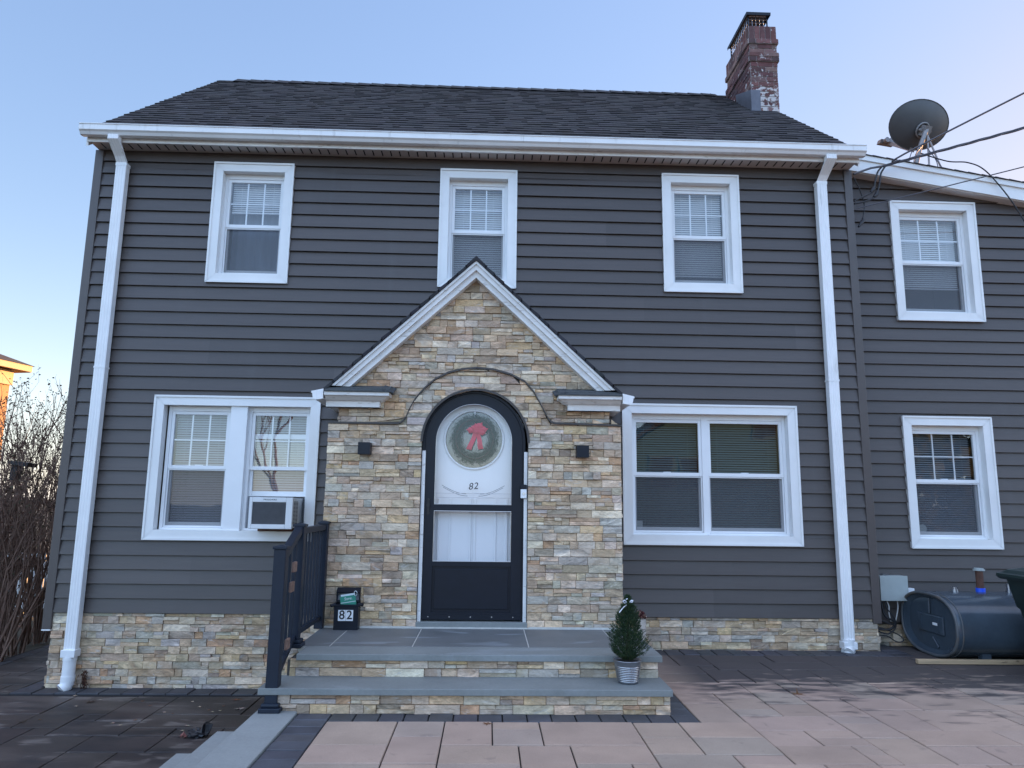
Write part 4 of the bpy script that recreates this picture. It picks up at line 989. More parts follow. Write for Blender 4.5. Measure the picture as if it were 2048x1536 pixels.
# wreath
wrn=thing('wreath','green christmas wreath with red bow behind the storm door glass','wreath',(-.125,-.685,1.62))
b=MB(); b.tube([(-.128+.165*math.cos(2*math.pi*i/32),-.688,1.615+.175*math.sin(2*math.pi*i/32)) for i in range(33)],.010,6,(.04,.03,.02))
for i in range(2600):
    a=rnd.uniform(0,2*math.pi); rr=rnd.gauss(0,.022); p=Vector((-.128+(.165+rr)*math.cos(a),-.688+rnd.gauss(0,.006),1.615+(.175+rr)*math.sin(a)))
    d=Vector((-math.sin(a)+rnd.uniform(-.9,.9),rnd.uniform(-.2,.15),math.cos(a)+rnd.uniform(-.9,.9))).normalized()*rnd.uniform(.025,.05); s_=d.cross(Vector((0,1,0))).normalized()*.0022
    b.face([p-s_,p+s_,p+d],jit(rnd.choice(((.012,.030,.018),(.018,.042,.024),(.008,.022,.014))),.2))
b.build('ring','needle',wrn)
def ribbon(mb,pts,wv,y):
    A=[];B=[]
    for (x,z,w_) in pts: A.append((x-w_*wv[0],y,z-w_*wv[1])); B.append((x+w_*wv[0],y-.004,z+w_*wv[1]))
    mb.strip(A,B,smooth=True)
b=MB(); bx,bz=-.118,1.685; yy=-.706
def loop(cx_,cz_,ax,az_,w0,rot):
    A=[];B=[]
    for i in range(17):
        a=2*math.pi*i/16; u=ax*(1-math.cos(a))/2; v=az_*math.sin(a)*(.3+.7*(1-math.cos(a))/2); X=u*math.cos(rot)-v*math.sin(rot); Z=u*math.sin(rot)+v*math.cos(rot)
        A.append((cx_+X,yy-w0+.004*math.sin(a),cz_+Z)); B.append((cx_+X*.96,yy+w0,cz_+Z*.96))
    b.strip(A,B,smooth=True)
def petal(rot,l,wd,yo):
    nu,nv=9,7; v=[]
    for i in range(nu):
        u=i/(nu-1)
        for j in range(nv):
            t=j/(nv-1)*2-1; wid=wd*(.25+.75*math.sin(math.pi*min(1,u*1.15))**.7)*(1 if u<.9 else .8); X=u*l; Z=t*wid+.006*math.sin(u*9+t*2)
            v.append((bx+X*math.cos(rot)-Z*math.sin(rot), yo-.010*math.sin(math.pi*u)*(1-t*t)+.003*math.sin(t*5+u*6), bz+X*math.sin(rot)+Z*math.cos(rot)))
    b.idx(v,[(i*nv+j,i*nv+j+1,(i+1)*nv+j+1,(i+1)*nv+j) for i in range(nu-1) for j in range(nv-1)],smooth=True)
for k,(rot,l,wd) in enumerate(((R(12),.112,.030),(R(55),.095,.030),(R(95),.07,.028),(R(172),.085,.026),(R(132),.062,.024),(R(-14),.09,.024))): petal(rot,l,wd,yy+.004-.0015*k)
b.obox((bx,yy-.006,bz),(.014,0,.002),(0,.007,0),(-.002,0,.014))
for s_,l in ((-1,.155),(1,.15)):
    A=[];B=[]
    for i in range(9):
        t_=i/8; cxx=bx+s_*(.008+.045*t_)+.006*math.sin(t_*5); z=bz-.01-l*t_; A.append((cxx-.017-.006*t_,yy+.004*math.sin(t_*7),z-.004*s_)); B.append((cxx+.017+.006*t_,yy-.01+.006*math.sin(t_*6),z+.004*s_))
    b.strip(A,B,smooth=True)
b.build('bow','red',wrn)
b=MB(); b.box(-.134,-.124,-.672,-.668,1.76,1.90); b.build('hanger','white_ribbon',wrn)

# mailbox leaning on the platform
mbx=thing('mailbox','open black mailbox numbered 82 standing on the platform by the railing','mailbox',(-1.15,-.9,.013))
b=MB(); X0,X1,Y0,Y1=-1.248,-1.048,-.925,-.835
b.prism([(Y0,.014),(Y1,.014),(Y1,.235),(Y0,.215)],X0,X0+.006,'x'); b.prism([(Y0,.014),(Y1,.014),(Y1,.235),(Y0,.215)],X1-.006,X1,'x'); b.box(X0+.0061,X1-.0061,Y0,Y0+.006,.014,.215); b.box(X0+.0061,X1-.0061,Y1-.006,Y1,.014,.235); b.box(X0+.0061,X1-.0061,Y0+.0061,Y1-.0061,.014,.02)
body=b.build('body','black',mbx)
b=MB(); b.prism([(Y1-.012,.225),(Y1+.018,.335),(Y1+.012,.338),(Y1-.018,.228)],X0+.004,X1-.004,'x'); b.prism([(Y1-.035,.30),(Y1+.014,.3365),(Y1+.012,.342),(Y1-.037,.308)],X0+.002,X1-.002,'x'); b.box(X0+.002,X0+.010,Y1-.03,Y1+.0,.232,.325); b.box(X1-.010,X1-.002,Y1-.03,Y1+.0,.232,.325); lid=b.build('lid','black',mbx)
b=MB(); b.prism([(Y1-.0165,.242),(Y1+.001,.302),(Y1-.001,.303),(Y1-.0185,.243)],X0+.012,X1-.012,'x'); b.build('lid_lining','ac_grille',lid)
b=MB(); b.tube([(X0-.026,Y0-.006,.206),(X0+.006,Y0+.02,.215)],.013,8); b.tube([(X1+.034,Y0-.006,.214),(X1-.006,Y0+.02,.218)],.013,8); b.box(X0-.01,X1+.012,Y0-.004,Y0+.004,.198,.216,ch=.003); b.build('paper_hook','black',mbx)
b=MB(); b.box(-1.212,-1.152,Y0-.0025,Y0-.0005,.086,.172); b.box(-1.150,-1.090,Y0-.0025,Y0-.0005,.086,.172); stk=b.build('number_sticker','vinyl',body)
text('digit','8',.098,Matrix.Translation((-1.181,Y0-.0032,.130))@FACE,'ink',stk,bold=.0012); text('digit','2',.098,Matrix.Translation((-1.120,Y0-.0032,.130))@FACE,'ink',stk,bold=.0012)
mg=thing('magazine','green flyer with white writing sticking out of the open mailbox','flyer',(-1.14,-.875,.10))
b=MB(); ca,sa=math.cos(R(9)),math.sin(R(9)); ctr=Vector((-1.138,-.882,.205))
b.obox(ctr,(.064*ca,0,.064*sa),(0,.0015,0),(-.075*sa,0,.075*ca)); cov=b.build('cover','paper_green',mg)
b=MB(); b.obox(ctr+Vector((.0,.006,.012)),(.058*ca,0,.058*sa),(0,.002,0),(-.078*sa,0,.078*ca)); b.obox(ctr+Vector((-.004,-.002,.024)),(.062*ca,0,.062*sa),(0,.0008,0),(-.0025*sa,0,.0025*ca)); b.build('pages','paper',mg)
b=MB(); b.tube([(-1.085+.012*math.cos(a),-.884,.30+.02*math.sin(a)) for a in [i*.6 for i in range(11)]],.0025,5); b.build('loop','paper',mg)
text('lettering','Save.',.034,Matrix.Translation((ctr.x-.006,-.8848,ctr.z+.053))@Matrix.Rotation(R(-9),4,'Y')@FACE,'paper',cov,shear=.2)

# potted dwarf spruce
PX,PY=.975,-1.965
pt=thing('potted_spruce','small cone shaped spruce in a ribbed silver pot on the lower step','potted tree',(PX,PY,-.14))
pr=[(.002,-.138),(.066,-.138),(.070,-.134)]
for i in range(9):
    z=-.128+.0115*i; r0=.0705+.0165*(i/9); pr+= [(r0,z),(r0+.0035,z+.0035),(r0+.0035,z+.007),(r0,z+.0105)]
pr+=[(.088,-.022),(.091,-.018),(.0935,.006),(.097,.008),(.097,.012),(.091,.012),(.088,-.012),(.002,-.012)]
b=MB(); b.lathe(pr,(PX,PY,0),48); b.build('pot','silver',pt)
b=MB(); b.lathe([(.0885,-.004),(.06,.004),(.03,.0),(.001,.006)],(PX,PY,0),24); b.build('soil','soil',pt)
b=MB(); zt,zb=.428,.018; b.tube([(PX,PY,0),(PX+.004,PY,.2),(PX+.006,PY,.41)],[.012,.008,.003],8,(.05,.035,.025)); 
lv=[(0,.045),(.08,.100),(.2,.130),(.32,.126),(.5,.102),(.68,.074),(.82,.048),(.93,.020),(1,.005)]
def crad(t):
    for (a,r0),(c,r1) in zip(lv,lv[1:]):
        if a<=t<=c: return r0+(r1-r0)*(t-a)/(c-a)
    return .01
for i in range(3000):
    t_=rnd.random()**1.15; z=zb+(zt-zb)*t_; a=rnd.uniform(0,2*math.pi); lump=1+.16*math.sin(a*3+z*22)+.10*math.sin(a*7-z*50); rr=crad(t_)*lump*(rnd.random()**.55)
    p=Vector((PX+.006*t_+rr*math.cos(a),PY+rr*math.sin(a),z)); out=Vector((math.cos(a),math.sin(a),.75+t_*.9)).normalized(); q=rnd.random()
    base_c=rnd.choice(((.020,.045,.018),(.030,.060,.022),(.012,.030,.014),(.045,.070,.024),(.024,.055,.03)))
    for k in range(11):
        d=(out*1.0+Vector((rnd.gauss(0,.55),rnd.gauss(0,.55),rnd.gauss(0,.5)))).normalized()*rnd.uniform(.010,.020); o_=p+out*rnd.uniform(-.016,.012); s_=d.cross(Vector((rnd.uniform(-1,1),rnd.uniform(-1,1),.3))).normalized()*.0013
        b.face([o_-s_,o_+s_,o_+d],jit(base_c,.25))
b.build('spruce','needle',pt)
b=MB()
for pts in ([(PX+.012,PY-.02,.392),(PX+.026,PY-.026,.404),(PX+.040,PY-.026,.403),(PX+.034,PY-.026,.394),(PX+.012,PY-.02,.392)],[(PX+.0,PY-.02,.392),(PX-.02,PY-.026,.405),(PX-.034,PY-.026,.396),(PX-.022,PY-.026,.388),(PX+.0,PY-.02,.392)],[(PX+.01,PY-.02,.385),(PX-.03,PY-.035,.36),(PX-.06,PY-.035,.325)],[(PX-.005,PY-.02,.385),(PX-.01,PY-.022,.41),(PX+.002,PY-.02,.415)]):
    A=[Vector(p)+Vector((0,-.003,-.0035)) for p in pts]; B=[Vector(p)+Vector((0,.003,.0035)) for p in pts]; b.strip(A,B,smooth=True)
b.build('ribbon_bow','white_ribbon',pt)
# birch log with dried flowers, behind the tree
bl=thing('birch_planter','birch bark stump topped with dried reddish flowers behind the small spruce','planter',(1.30,-.95,ZR))
b=MB(); LX,LYY=1.345,-.62; b.lathe([(.001,-.298),(.050,-.298),(.049,-.1),(.050,.06),(.046,.075),(.001,.075)],(LX,LYY,0),20); b.build('log','birch',bl)
b=MB()
for i in range(150):
    a=rnd.uniform(0,2*math.pi); rr=.058*rnd.random()**.5; h=.085+.06*(1-(rr/.058)**2)*rnd.uniform(.5,1); p=Vector((LX+rr*math.cos(a),LYY+rr*math.sin(a),h)); d=Vector((rnd.uniform(-1,1),rnd.uniform(-1,1),rnd.uniform(-.2,1))).normalized()*.014; s_=d.cross(Vector((rnd.uniform(-1,1),rnd.uniform(-1,1),1))).normalized()*.009
    b.face([p-s_,p+d,p+s_,p-d],jit(rnd.choice(((.11,.03,.03),(.33,.18,.14),(.06,.018,.02),(.40,.27,.21))),.25))
b.build('dried_flowers','leaf',bl)

# air conditioner
ac=thing('air_conditioner','white window air conditioner with grey grille sticking out under a raised sash','air conditioner',(-2.0,-.1,.79))
b=MB(); X0,X1,Z0,Z1,YF=-2.205,-1.805,.792,1.080,-.285
b.box(X0+.006,X1-.006,YF+.03,.12,Z0+.008,Z1-.006); cab=b.build('cabinet','ac_white',ac,bevel=.006)
b=MB()
for (p,q,r_,s_) in ((X0,X0+.030,Z0,Z1),(X1-.062,X1,Z0,Z1),(X0+.0301,X1-.0621,Z1-.045,Z1),(X0+.0301,X1-.0621,Z0,Z0+.042)): b.box(p,q,YF,YF+.0298,r_,s_)
bez=b.build('bezel','ac_white',ac,bevel=.005)
b=MB(); b.box(X0+.03,X1-.062,YF+.02,YF+.0297,Z0+.04,Z1-.045); 
for i in range(20):
    z=Z0+.046+i*.0097; b.obox(((X0+X1-.032)/2,YF+.012,z),((X1-X0-.094)/2,0,0),(0,.006,-.003),(0,.0005,.0012))
b.build('grille','ac_grille',ac)
b=MB()
for i in range(2):
    for k in range(17):
        y=YF+.055+i*.085; z=Z0+.045+k*.0125; b.box(X1-.0075,X1-.0045,y,y+.07,z,z+.006)
b.build('side_vents','dark',ac)
text('maker_name','FRIGIDAIRE',.021,Matrix.Translation((-2.015,YF-.0012,Z1-.021))@FACE,'inkgrey',bez,space=1.15)
b=MB()
for i in range(7):
    x=-1.795+i*.0062; b.box(x,x+.004,.075+(.006 if i%2 else 0),.09,.785,1.085)
b.box(-1.80,-1.752,.0902,.096,.78,1.09); b.build('side_panel','ac_accordion',ac)
b=MB(); b.box(-2.345,-2.215,.0902,.096,.78,1.09); b.build('side_panel','ac_accordion',ac)
b=MB(); b.box(X0+.02,X1-.01,-.05,.06,Z0-.03,Z0-.001); b.build('wood_shim','rust',ac)

# ------------------------------------------------------------------ right side: tank, can, boxes, board
tk=thing('oil_tank','big dark grey oval oil tank lying beside the house','oil tank',(4.9,-.2,ZR))
b=MB(); XE=4.17; YC,ZC,HW,HH=-.195,-.010,.445,.283
def oval(hw,hh,n=64,pw=2.5):
    P=[]
    for i in range(n):
        a=2*math.pi*i/n; c_,s_=math.cos(a),math.sin(a)
        P.append((hw*math.copysign(abs(c_)**(2/pw),c_),hh*math.copysign(abs(s_)**(2/pw),s_)))
    return P
rings=[]
for (dx,k) in ((.0,.90),(-.014,.935),(-.018,.97),(-.006,.995),(.02,1.0),(.9,1.0),(1.55,1.0),(1.57,.96),(1.56,.9)):
    rings.append([(XE+dx,YC+y*k-(0),ZC+z*k) for y,z in oval(HW,HH)])
n=64
b.idx([p for r_ in rings for p in r_],[(i*n+j,i*n+(j+1)%n,(i+1)*n+(j+1)%n,(i+1)*n+j) for i in range(len(rings)-1) for j in range(n)],smooth=True)
# recessed end with a raised rectangle
inner=[(XE+.022,YC+y*.80,ZC+z*.80) for y,z in oval(HW,HH)]; b.strip(rings[0]+[rings[0][0]],inner+[inner[0]],smooth=True); b.face(inner)
b.face(rings[-1])
tb=b.build('tank_body','tank',tk)
b=MB(); q=[(XE-.012,YC+y*.965,ZC+z*.965) for y,z in oval(HW,HH)]; b.tube(q+[q[0]],.014,8); q=[(XE+.03,YC+y,ZC+z) for y,z in oval(HW+.001,HH+.001)]; b.tube(q+[q[0]],.006,6); b.build('end_rim','tank_worn',tb)
b=MB(); b.box(XE+.004,XE+.0225,YC-.20,YC+.20,ZC-.085,ZC+.085,ch=.012); b.tube([(XE+.012,YC,ZC+.23),(XE+.006,YC,ZC+.09)],.010,8); b.tube([(XE+.012,YC-.02,ZC-.12),(XE+.012,YC-.10,ZC-.2)],.008,8)
for y in (YC-.13,YC+.13): b.box(XE-.002,XE+.0045,y-.006,y+.006,ZC-.06,ZC+.06)
b.build('end_emboss','tank',tb)
b=MB(); b.box(XE-.003,XE+.0035,YC-.12,YC-.05,ZC-.006,ZC+.018,ch=.002); b.build('maker_plate','vinyl',tb)
b=MB(); 
for x in (4.45,5.35): b.box(x-.04,x+.04,YC-.36,YC-.30,ZR+.002,-.215); b.box(x-.04,x+.04,YC+.30,YC+.36,ZR+.002,-.215)
b.build('leg','tank',tk)
b=MB(); b.tube([(4.755,-.1,.262),(4.755,-.1,.470)],.033,18); fp=b.build('fill_pipe','rust',tk)
b=MB(); b.tube([(4.755,-.1,.468),(4.755,-.1,.482)],.052,18); b.tube([(4.755,-.1,.482),(4.755,-.1,.492)],.040,18); b.build('fill_cap','greybox',fp)
b=MB(); b.tube([(4.755,-.1,.268),(4.755,-.1,.305)],.041,18); b.build('tape_band','bluetape',fp)
b=MB(); b.tube([(4.50,-.1,.262),(4.50,-.1,.292)],.030,14); b.tube([(4.50,-.1,.292),(4.50,-.1,.312)],.018,10); b.box(4.475,4.525,-.11,-.09,.312,.322); b.build('vent_fitting','silver',tk)
b=MB(); b.tube([(5.04,-.1,.262),(5.04,-.1,.275)],.040,16); b.tube([(5.04,-.1,.275),(5.04,-.1,.345)],.026,12); 
for k in range(5): b.tube([(5.04,-.1,.282+k*.013),(5.04,-.1,.286+k*.013)],.029,12)
b.build('level_gauge','silver',tk)
bo=MB(); bo.box(3.80,6.2,-.60,-.555,ZR+.004,ZR+.042,ch=.003); tag(bo.build('lumber_board','wood'),'long pale knotty wood board lying on the pavers in front of the oil tank','wood board')
# wheeled trash can
tc_=thing('trash_can','dark green lidded trash can cut off at the right beside the oil tank','trash can',(4.85,-1.15,ZR))
b=MB()
def rrect(x0,x1,y0,y1,r_,n=5):
    P=[]
    for cx_,cy_,a0 in ((x1-r_,y1-r_,0),(x0+r_,y1-r_,90),(x0+r_,y0+r_,180),(x1-r_,y0+r_,270)):
        for i in range(n+1): a=R(a0+90*i/n); P.append((cx_+r_*math.cos(a),cy_+r_*math.sin(a)))
    return P
lev=[(-.24,4.66,5.14,-1.38,-.94),(.10,4.572,5.228,-1.45,-.87),(.155,4.556,5.244,-1.46,-.86),(.215,4.545,5.25,-1.462,-.855),(.235,4.520,5.255,-1.47,-.85),(.47,4.465,5.30,-1.50,-.83)]
rg_=[[(p[0],p[1],z) for p in rrect(x0,x1,y0,y1,.06)] for z,x0,x1,y0,y1 in lev]; n=len(rg_[0])
b.idx([p for r_ in rg_ for p in r_],[(i*n+j,i*n+(j+1)%n,(i+1)*n+(j+1)%n,(i+1)*n+j) for i in range(len(rg_)-1) for j in range(n)],smooth=True); b.face(rg_[0][::-1]); b.build('bin_body','can',tc_)
b=MB(); lev=[(.468,4.425,5.34,-1.53,-.80),(.492,4.405,5.35,-1.545,-.79),(.512,4.41,5.35,-1.54,-.79),(.520,4.44,5.33,-1.52,-.81),(.545,4.47,5.31,-1.50,-.84),(.580,4.62,5.2,-1.38,-.95)]
rg_=[[(p[0],p[1],z) for p in rrect(x0,x1,y0,y1,.06)] for z,x0,x1,y0,y1 in lev]
b.idx([p for r_ in rg_ for p in r_],[(i*n+j,i*n+(j+1)%n,(i+1)*n+(j+1)%n,(i+1)*n+j) for i in range(len(rg_)-1) for j in range(n)]); b.face(rg_[-1]); b.face(rg_[0][::-1]); b.build('lid','can',tc_)
b=MB()
for x in (4.64,5.16): b.tube([(x-.025,-.90,-.19),(x+.025,-.90,-.19)],.108,24)
b.build('wheel','black',tc_)
# utility boxes and their wires
ub=thing('utility_box','large grey utility box on the siding beside the house corner','utility box',(4.05,.25,.15),None)
b=MB(); b.box(3.918,4.185,.16,.275,.15,.385,ch=.004); b.build('box_body','greybox',ub); b=MB(); b.box(3.910,4.192,.148,.1595,.145,.388,ch=.004); b.build('cover','greybox',ub); b=MB(); b.box(3.97,4.03,.2,.24,.3885,.400); b.build('conduit_fitting','silver',ub)
u2=MB(); u2.box(4.195,4.285,.20,.28,.19,.262,ch=.004); tag(u2.build('junction_box','vinyl'),'small white junction box behind the oil tank, next to the grey utility box','junction box')
wi=thing('loose_wires','tangle of black and white wires hanging below the grey utility box','wires',(4.0,.2,-.15))
def wire(nm,pts,r_,mt,par=None,sub=4):
    P=[Vector(p) for p in pts]; out=[]
    for i in range(len(P)-1):
        p0,p1,p2,p3=P[max(i-1,0)],P[i],P[i+1],P[min(i+2,len(P)-1)]
        for k in range(sub):
            t_=k/sub; out.append(.5*((2*p1)+(-p0+p2)*t_+(2*p0-5*p1+4*p2-p3)*t_*t_+(-p0+3*p1-3*p2+p3)*t_**3))
    out.append(P[-1]); m=MB(); m.tube(out,r_,7); return m.build(nm,mt,par)
wire('black_wire',[(3.93,.19,.14),(3.95,.17,0),(4.03,.15,-.05),(4.0,.16,-.12),(3.90,.18,-.13),(3.82,.2,-.12)],.011,'cable',wi)
wire('black_wire',[(3.85,.2,-.1),(3.98,.16,-.14),(4.08,.14,-.19),(4.09,.13,-.23),(4.03,.14,-.24),(3.95,.17,-.19),(3.84,.2,-.20)],.006,'cable',wi)
wire('black_wire',[(3.83,.2,-.02),(3.95,.16,-.06),(4.03,.14,-.1),(3.96,.16,-.17),(3.86,.2,-.14)],.007,'cable',wi)
wire('black_wire',[(3.97,.2,.14),(3.98,.17,.06),(4.03,.15,-.02),(4.04,.15,-.10)],.008,'cable',wi)
wire('white_wire',[(4.10,.2,.15),(4.09,.18,.08),(4.06,.16,0),(4.04,.16,-.06)],.006,'cable_white',wi); wire('white_wire',[(3.99,.2,.15),(4.0,.18,.09),(3.985,.16,.02),(4.0,.16,-.05)],.006,'cable_white',wi)

# ------------------------------------------------------------------ satellite dish
ds=thing('satellite_dish','large grey satellite dish seen from behind on the wing roof','satellite dish',(4.9,.65,4.75))
nrm=Vector((-.2,.8,.56)).normalized(); cD=Vector((5.085,.74,5.585)); upv=(Vector((0,0,1))-nrm*nrm.z).normalized(); rtv=upv.cross(nrm).normalized()
b=MB(); rn=10; na=48; v=[]
for i in range(rn+1):
    rr=i/rn
    for j in range(na):
        a=2*math.pi*j/na; v.append(cD+rtv*(.42*rr*math.cos(a))+upv*(.285*rr*math.sin(a))-nrm*(.075*(1-rr*rr)))
f=[(i*na+j,i*na+(j+1)%na,(i+1)*na+(j+1)%na,(i+1)*na+j) for i in range(rn) for j in range(na)]
b.idx(v,f,smooth=True); b.idx([p+nrm*.006 for p in v],[q[::-1] for q in f],smooth=True)
b.tube([cD+rtv*(.421*math.cos(2*math.pi*j/40))+upv*(.286*math.sin(2*math.pi*j/40)) for j in range(41)],.006,6); b.build('reflector','dish',ds)
bk=cD-nrm*.075-upv*.05
b=MB(); b.tube([bk+rtv*(.085*math.cos(2*math.pi*j/20))+upv*(.085*math.sin(2*math.pi*j/20))-nrm*.012 for j in range(21)],.011,6)
b.obox(bk-nrm*.05,rtv*.045,upv*.06,nrm*.045); b.tube([bk-nrm*.03+rtv*.06,bk-nrm*.07+rtv*.06],.018,10); b.tube([bk-nrm*.03-rtv*.06,bk-nrm*.07-rtv*.06],.018,10); b.build('mount_bracket','dishsteel',ds)
foot=Vector((4.83,.60,WZ(4.83)+.01)); mid=Vector((5.02,.62,5.27)); topm=bk-nrm*.07+upv*.02
b=MB(); b.tube([foot,foot.lerp(mid,.55),mid-Vector((.03,0,.05)),mid+Vector((.01,0,.05)),topm],.026,12); b.obox(foot,(.09,0,-.014),(0,.07,0),(0,0,.008)); b.build('mast','dishsteel',ds)
for q in ((4.97,.45),(5.22,.5)):
    b=MB(); b.tube([topm-Vector((0,0,.08)),(q[0],q[1],WZ(q[0])+.01)],.011,7); b.obox((q[0],q[1],WZ(q[0])+.012),(.03,0,-.005),(0,.02,0),(0,0,.012)); b.build('strut','dishsteel',ds)
arm0=cD-upv*.285; lnb=arm0+nrm*.42+upv*.03
b=MB(); b.bar(arm0-nrm*.06,lnb,.035,.045,up=upv); b.build('feed_arm','dishsteel',ds)
b=MB(); dd=(cD-lnb).normalized(); 
for k in (-1,0,1): b.tube([lnb+rtv*k*.06,lnb+rtv*k*.06+dd*.07],[.022,.034],12)
b.obox(lnb-dd*.02,rtv*.11,upv*.025,dd*.03); b.build('receiver','dishsteel',ds)
for pts in ([(4.80,.5,4.78),(4.77,.5,4.95),(4.84,.55,5.12),(4.92,.6,5.22)],[(4.9,.5,4.78),(4.83,.5,4.92),(4.86,.5,5.08),(5.0,.55,5.24)],[(5.08,.45,4.75),(5.1,.5,5.0),(5.03,.55,5.2)],[(5.15,.4,4.74),(5.13,.5,4.98),(5.06,.55,5.15)]): wire('dish_cable',pts,.005,'cable_grey',ds)

# ------------------------------------------------------------------ overhead cables
def cab(nm,pts,r_,label,mt='cable'):
    o=wire(nm,pts,r_,mt,None,8); tag(o,label,'cable'); return o
cab('utility_cable',[(18.85,-4.2,11.28),(9.25,-1.8,6.96),(6.85,-1.2,5.88),(4.45,-.2,4.80),(4.36,0.0,4.74)],.010,'straight upper service cable sloping from top right past the dish','cable_grey')
tw=MB(); B_=Vector((4.20,.06,4.70)); A_=B_+Vector((2.57,-1.06,.64))*5
for ph in (0,2.1,4.2):
    P=[]
    for i in range(420):
        t_=i/419; p=A_.lerp(B_,t_); sag=-.28*4*t_*(1-t_); a=ph+t_*150; P.append(p+Vector((.009*math.cos(a),0,.009*math.sin(a)+sag)))
    tw.tube(P,.0085,6)
tw.tube([B_,(4.05,.02,4.655),(3.835,-.02,4.56)],.012,7)
tag(tw.build('utility_cable','cable_grey'),'thick twisted power cable running from the right edge to the house corner','cable')
dl=thing('drip_loops','two black cable loops with splices hanging at the house corner','cable loop',(4.1,0,4.4))
wire('loop_cable',[(4.20,.06,4.70),(4.14,.05,4.63),(4.10,.04,4.52),(4.06,.04,4.40),(3.97,.02,4.34),(3.83,0,4.265)],.010,'cable',dl); wire('loop_cable',[(4.24,.06,4.71),(4.18,.06,4.62),(4.15,.05,4.50),(4.10,.05,4.36),(3.98,.02,4.28),(3.83,0,4.235)],.010,'cable',dl)
b=MB(); b.tube([(4.085,.04,4.455),(4.07,.04,4.425),(4.04,.035,4.385)],[.012,.024,.014],8); b.tube([(4.12,.05,4.41),(4.105,.05,4.365),(4.07,.04,4.335)],[.012,.024,.014],8); b.build('splice','cable',dl)
wire('loop_cable',[(3.84,0,4.54),(3.92,.03,4.40),(3.96,.04,4.25),(3.93,.03,4.10),(3.86,.0,3.99)],.006,'cable',dl)
b=MB(); b.tube([(3.93,.02,4.08),(3.91,.01,4.04),(3.86,0,3.98)],[.010,.022,.012],8); b.build('splice','cable',dl)
cab('utility_cable',[(18.1,-4.9,6.92),(9.53,-1.98,5.27),(6.68,-1.0,4.70),(5.2,-.49,4.42),(3.83,-.02,4.17)],.006,'thin cable crossing above the upper right window to the corner','cable_grey')
cab('utility_cable',[(4.66,.10,4.885),(4.95,.10,4.80),(5.18,.10,4.79),(5.375,.11,4.705),(5.60,.115,4.42),(5.77,.12,4.112),(5.95,.13,3.75)],.007,'dark cable drooping from the wing roof edge down its siding at right')

# ------------------------------------------------------------------ left background: shrubs, fence, box, neighbour
def shrub(x,y,h,seed,label):
    r_=random.Random(seed); S=thing('bare_shrub',label,'shrub',(x,y,ZL),'bare hedge shrubs along the left side of the house')
    wd=MB(); lf=MB()
    def branch(p,d,l,rad,depth):
        pts=[p]; n=5 if depth==0 else 4; q=p.copy(); dd=d.copy()
        for i in range(n):
            dd=(dd+Vector((r_.gauss(0,.13),r_.gauss(0,.13),r_.gauss(.05,.06)))).normalized(); q=q+dd*(l/n); pts.append(q.copy())
        wd.tube(pts,[rad*(1-.75*i/n) for i in range(n+1)],4 if rad<.008 else 6,caps=False)
        if depth<3:
            for k in range((4,3,2)[depth] if depth<3 else 0):
                i=r_.randint(1,n); s_=pts[i]; az=r_.uniform(0,2*math.pi); sp=r_.uniform(.25,.75); nd=(dd+Vector((math.cos(az)*sp,math.sin(az)*sp,r_.uniform(.1,.5)))).normalized(); ml=max(.05,(ZL+h*1.03-s_.z)/max(.3,nd.z)); branch(s_,nd,min(ml,l*r_.uniform(.30,.55)),rad*.5,depth+1)
        if depth>=1:
            for i in range(1,n+1):
                for _ in range(2 if depth==1 else 1):
                    hh=(pts[i].z-ZL)/h
                    if r_.random()<(.20 if hh<.45 else .38):
                        c=pts[i]+Vector((r_.gauss(0,.02),r_.gauss(0,.02),r_.gauss(0,.02))); a=Vector((r_.uniform(-1,1),r_.uniform(-1,1),r_.uniform(-.6,.6))).normalized()*r_.uniform(.011,.022); b_=a.cross(Vector((r_.uniform(-1,1),r_.uniform(-1,1),r_.uniform(-1,1)))).normalized()*r_.uniform(.007,.013)
                        k=r_.uniform(.7,1.3); cc=r_.choice(((.10,.060,.045),(.075,.052,.038),(.13,.065,.045),(.075,.07,.04))); lf.face([c-a,c+b_,c+a,c-b_],tuple(q*k for q in cc))
    for s_ in range(19):
        a=r_.uniform(0,2*math.pi); rr=r_.uniform(0,.16); p=Vector((x+rr*math.cos(a),y+rr*math.sin(a),ZL-.05)); lean=r_.uniform(.03,.20); d=Vector((math.cos(a)*lean,math.sin(a)*lean,1)).normalized()
        branch(p,d,h*r_.uniform(.50,.86),r_.uniform(.008,.018),0)
    wd.build('stems','bark',S); lf.build('leaves','hedgeleaf',S)
SHR=[(-5.22,1.05,2.75,'bare shrub nearest the camera at the left edge'),(-5.36,1.62,3.05,'tall bare shrub right behind the front one, nearest the house corner'),(-5.52,2.35,3.15,'bare shrub partly behind the house corner'),
     (-5.95,1.55,2.7,'bare twiggy shrub behind the front one at the frame edge'),(-6.15,2.5,2.9,'bare shrub in the second row of the hedge'),(-6.75,3.3,3.0,'bare shrub in front of the white fence'),(-5.95,3.15,3.1,'bare shrub deep in the hedge beside the house wall')]
for i,(x,y,h,lb) in enumerate(SHR): shrub(x,y,h,100+i,lb)
fx=thing('picket_fence','low white board fence showing through the bare hedge','fence',(-8,4.2,-.74))
for i in range(20):
    x=-10.2+i*.24; b=MB(); b.box(x,x+.222,4.2,4.222,-.70,.22+ .004*(i%2)); b.build('board','fence',fx)
b=MB(); b.box(-10.2,-5.4,4.2225,4.26,-.4,-.31); b.box(-10.2,-5.4,4.2225,4.26,.02,.11); b.build('fence_rail','fence',fx)
hb=thing('hanging_box','small dark box with a slanted top hanging among the bare hedge branches','box',(-5.25,1.25,1.36))
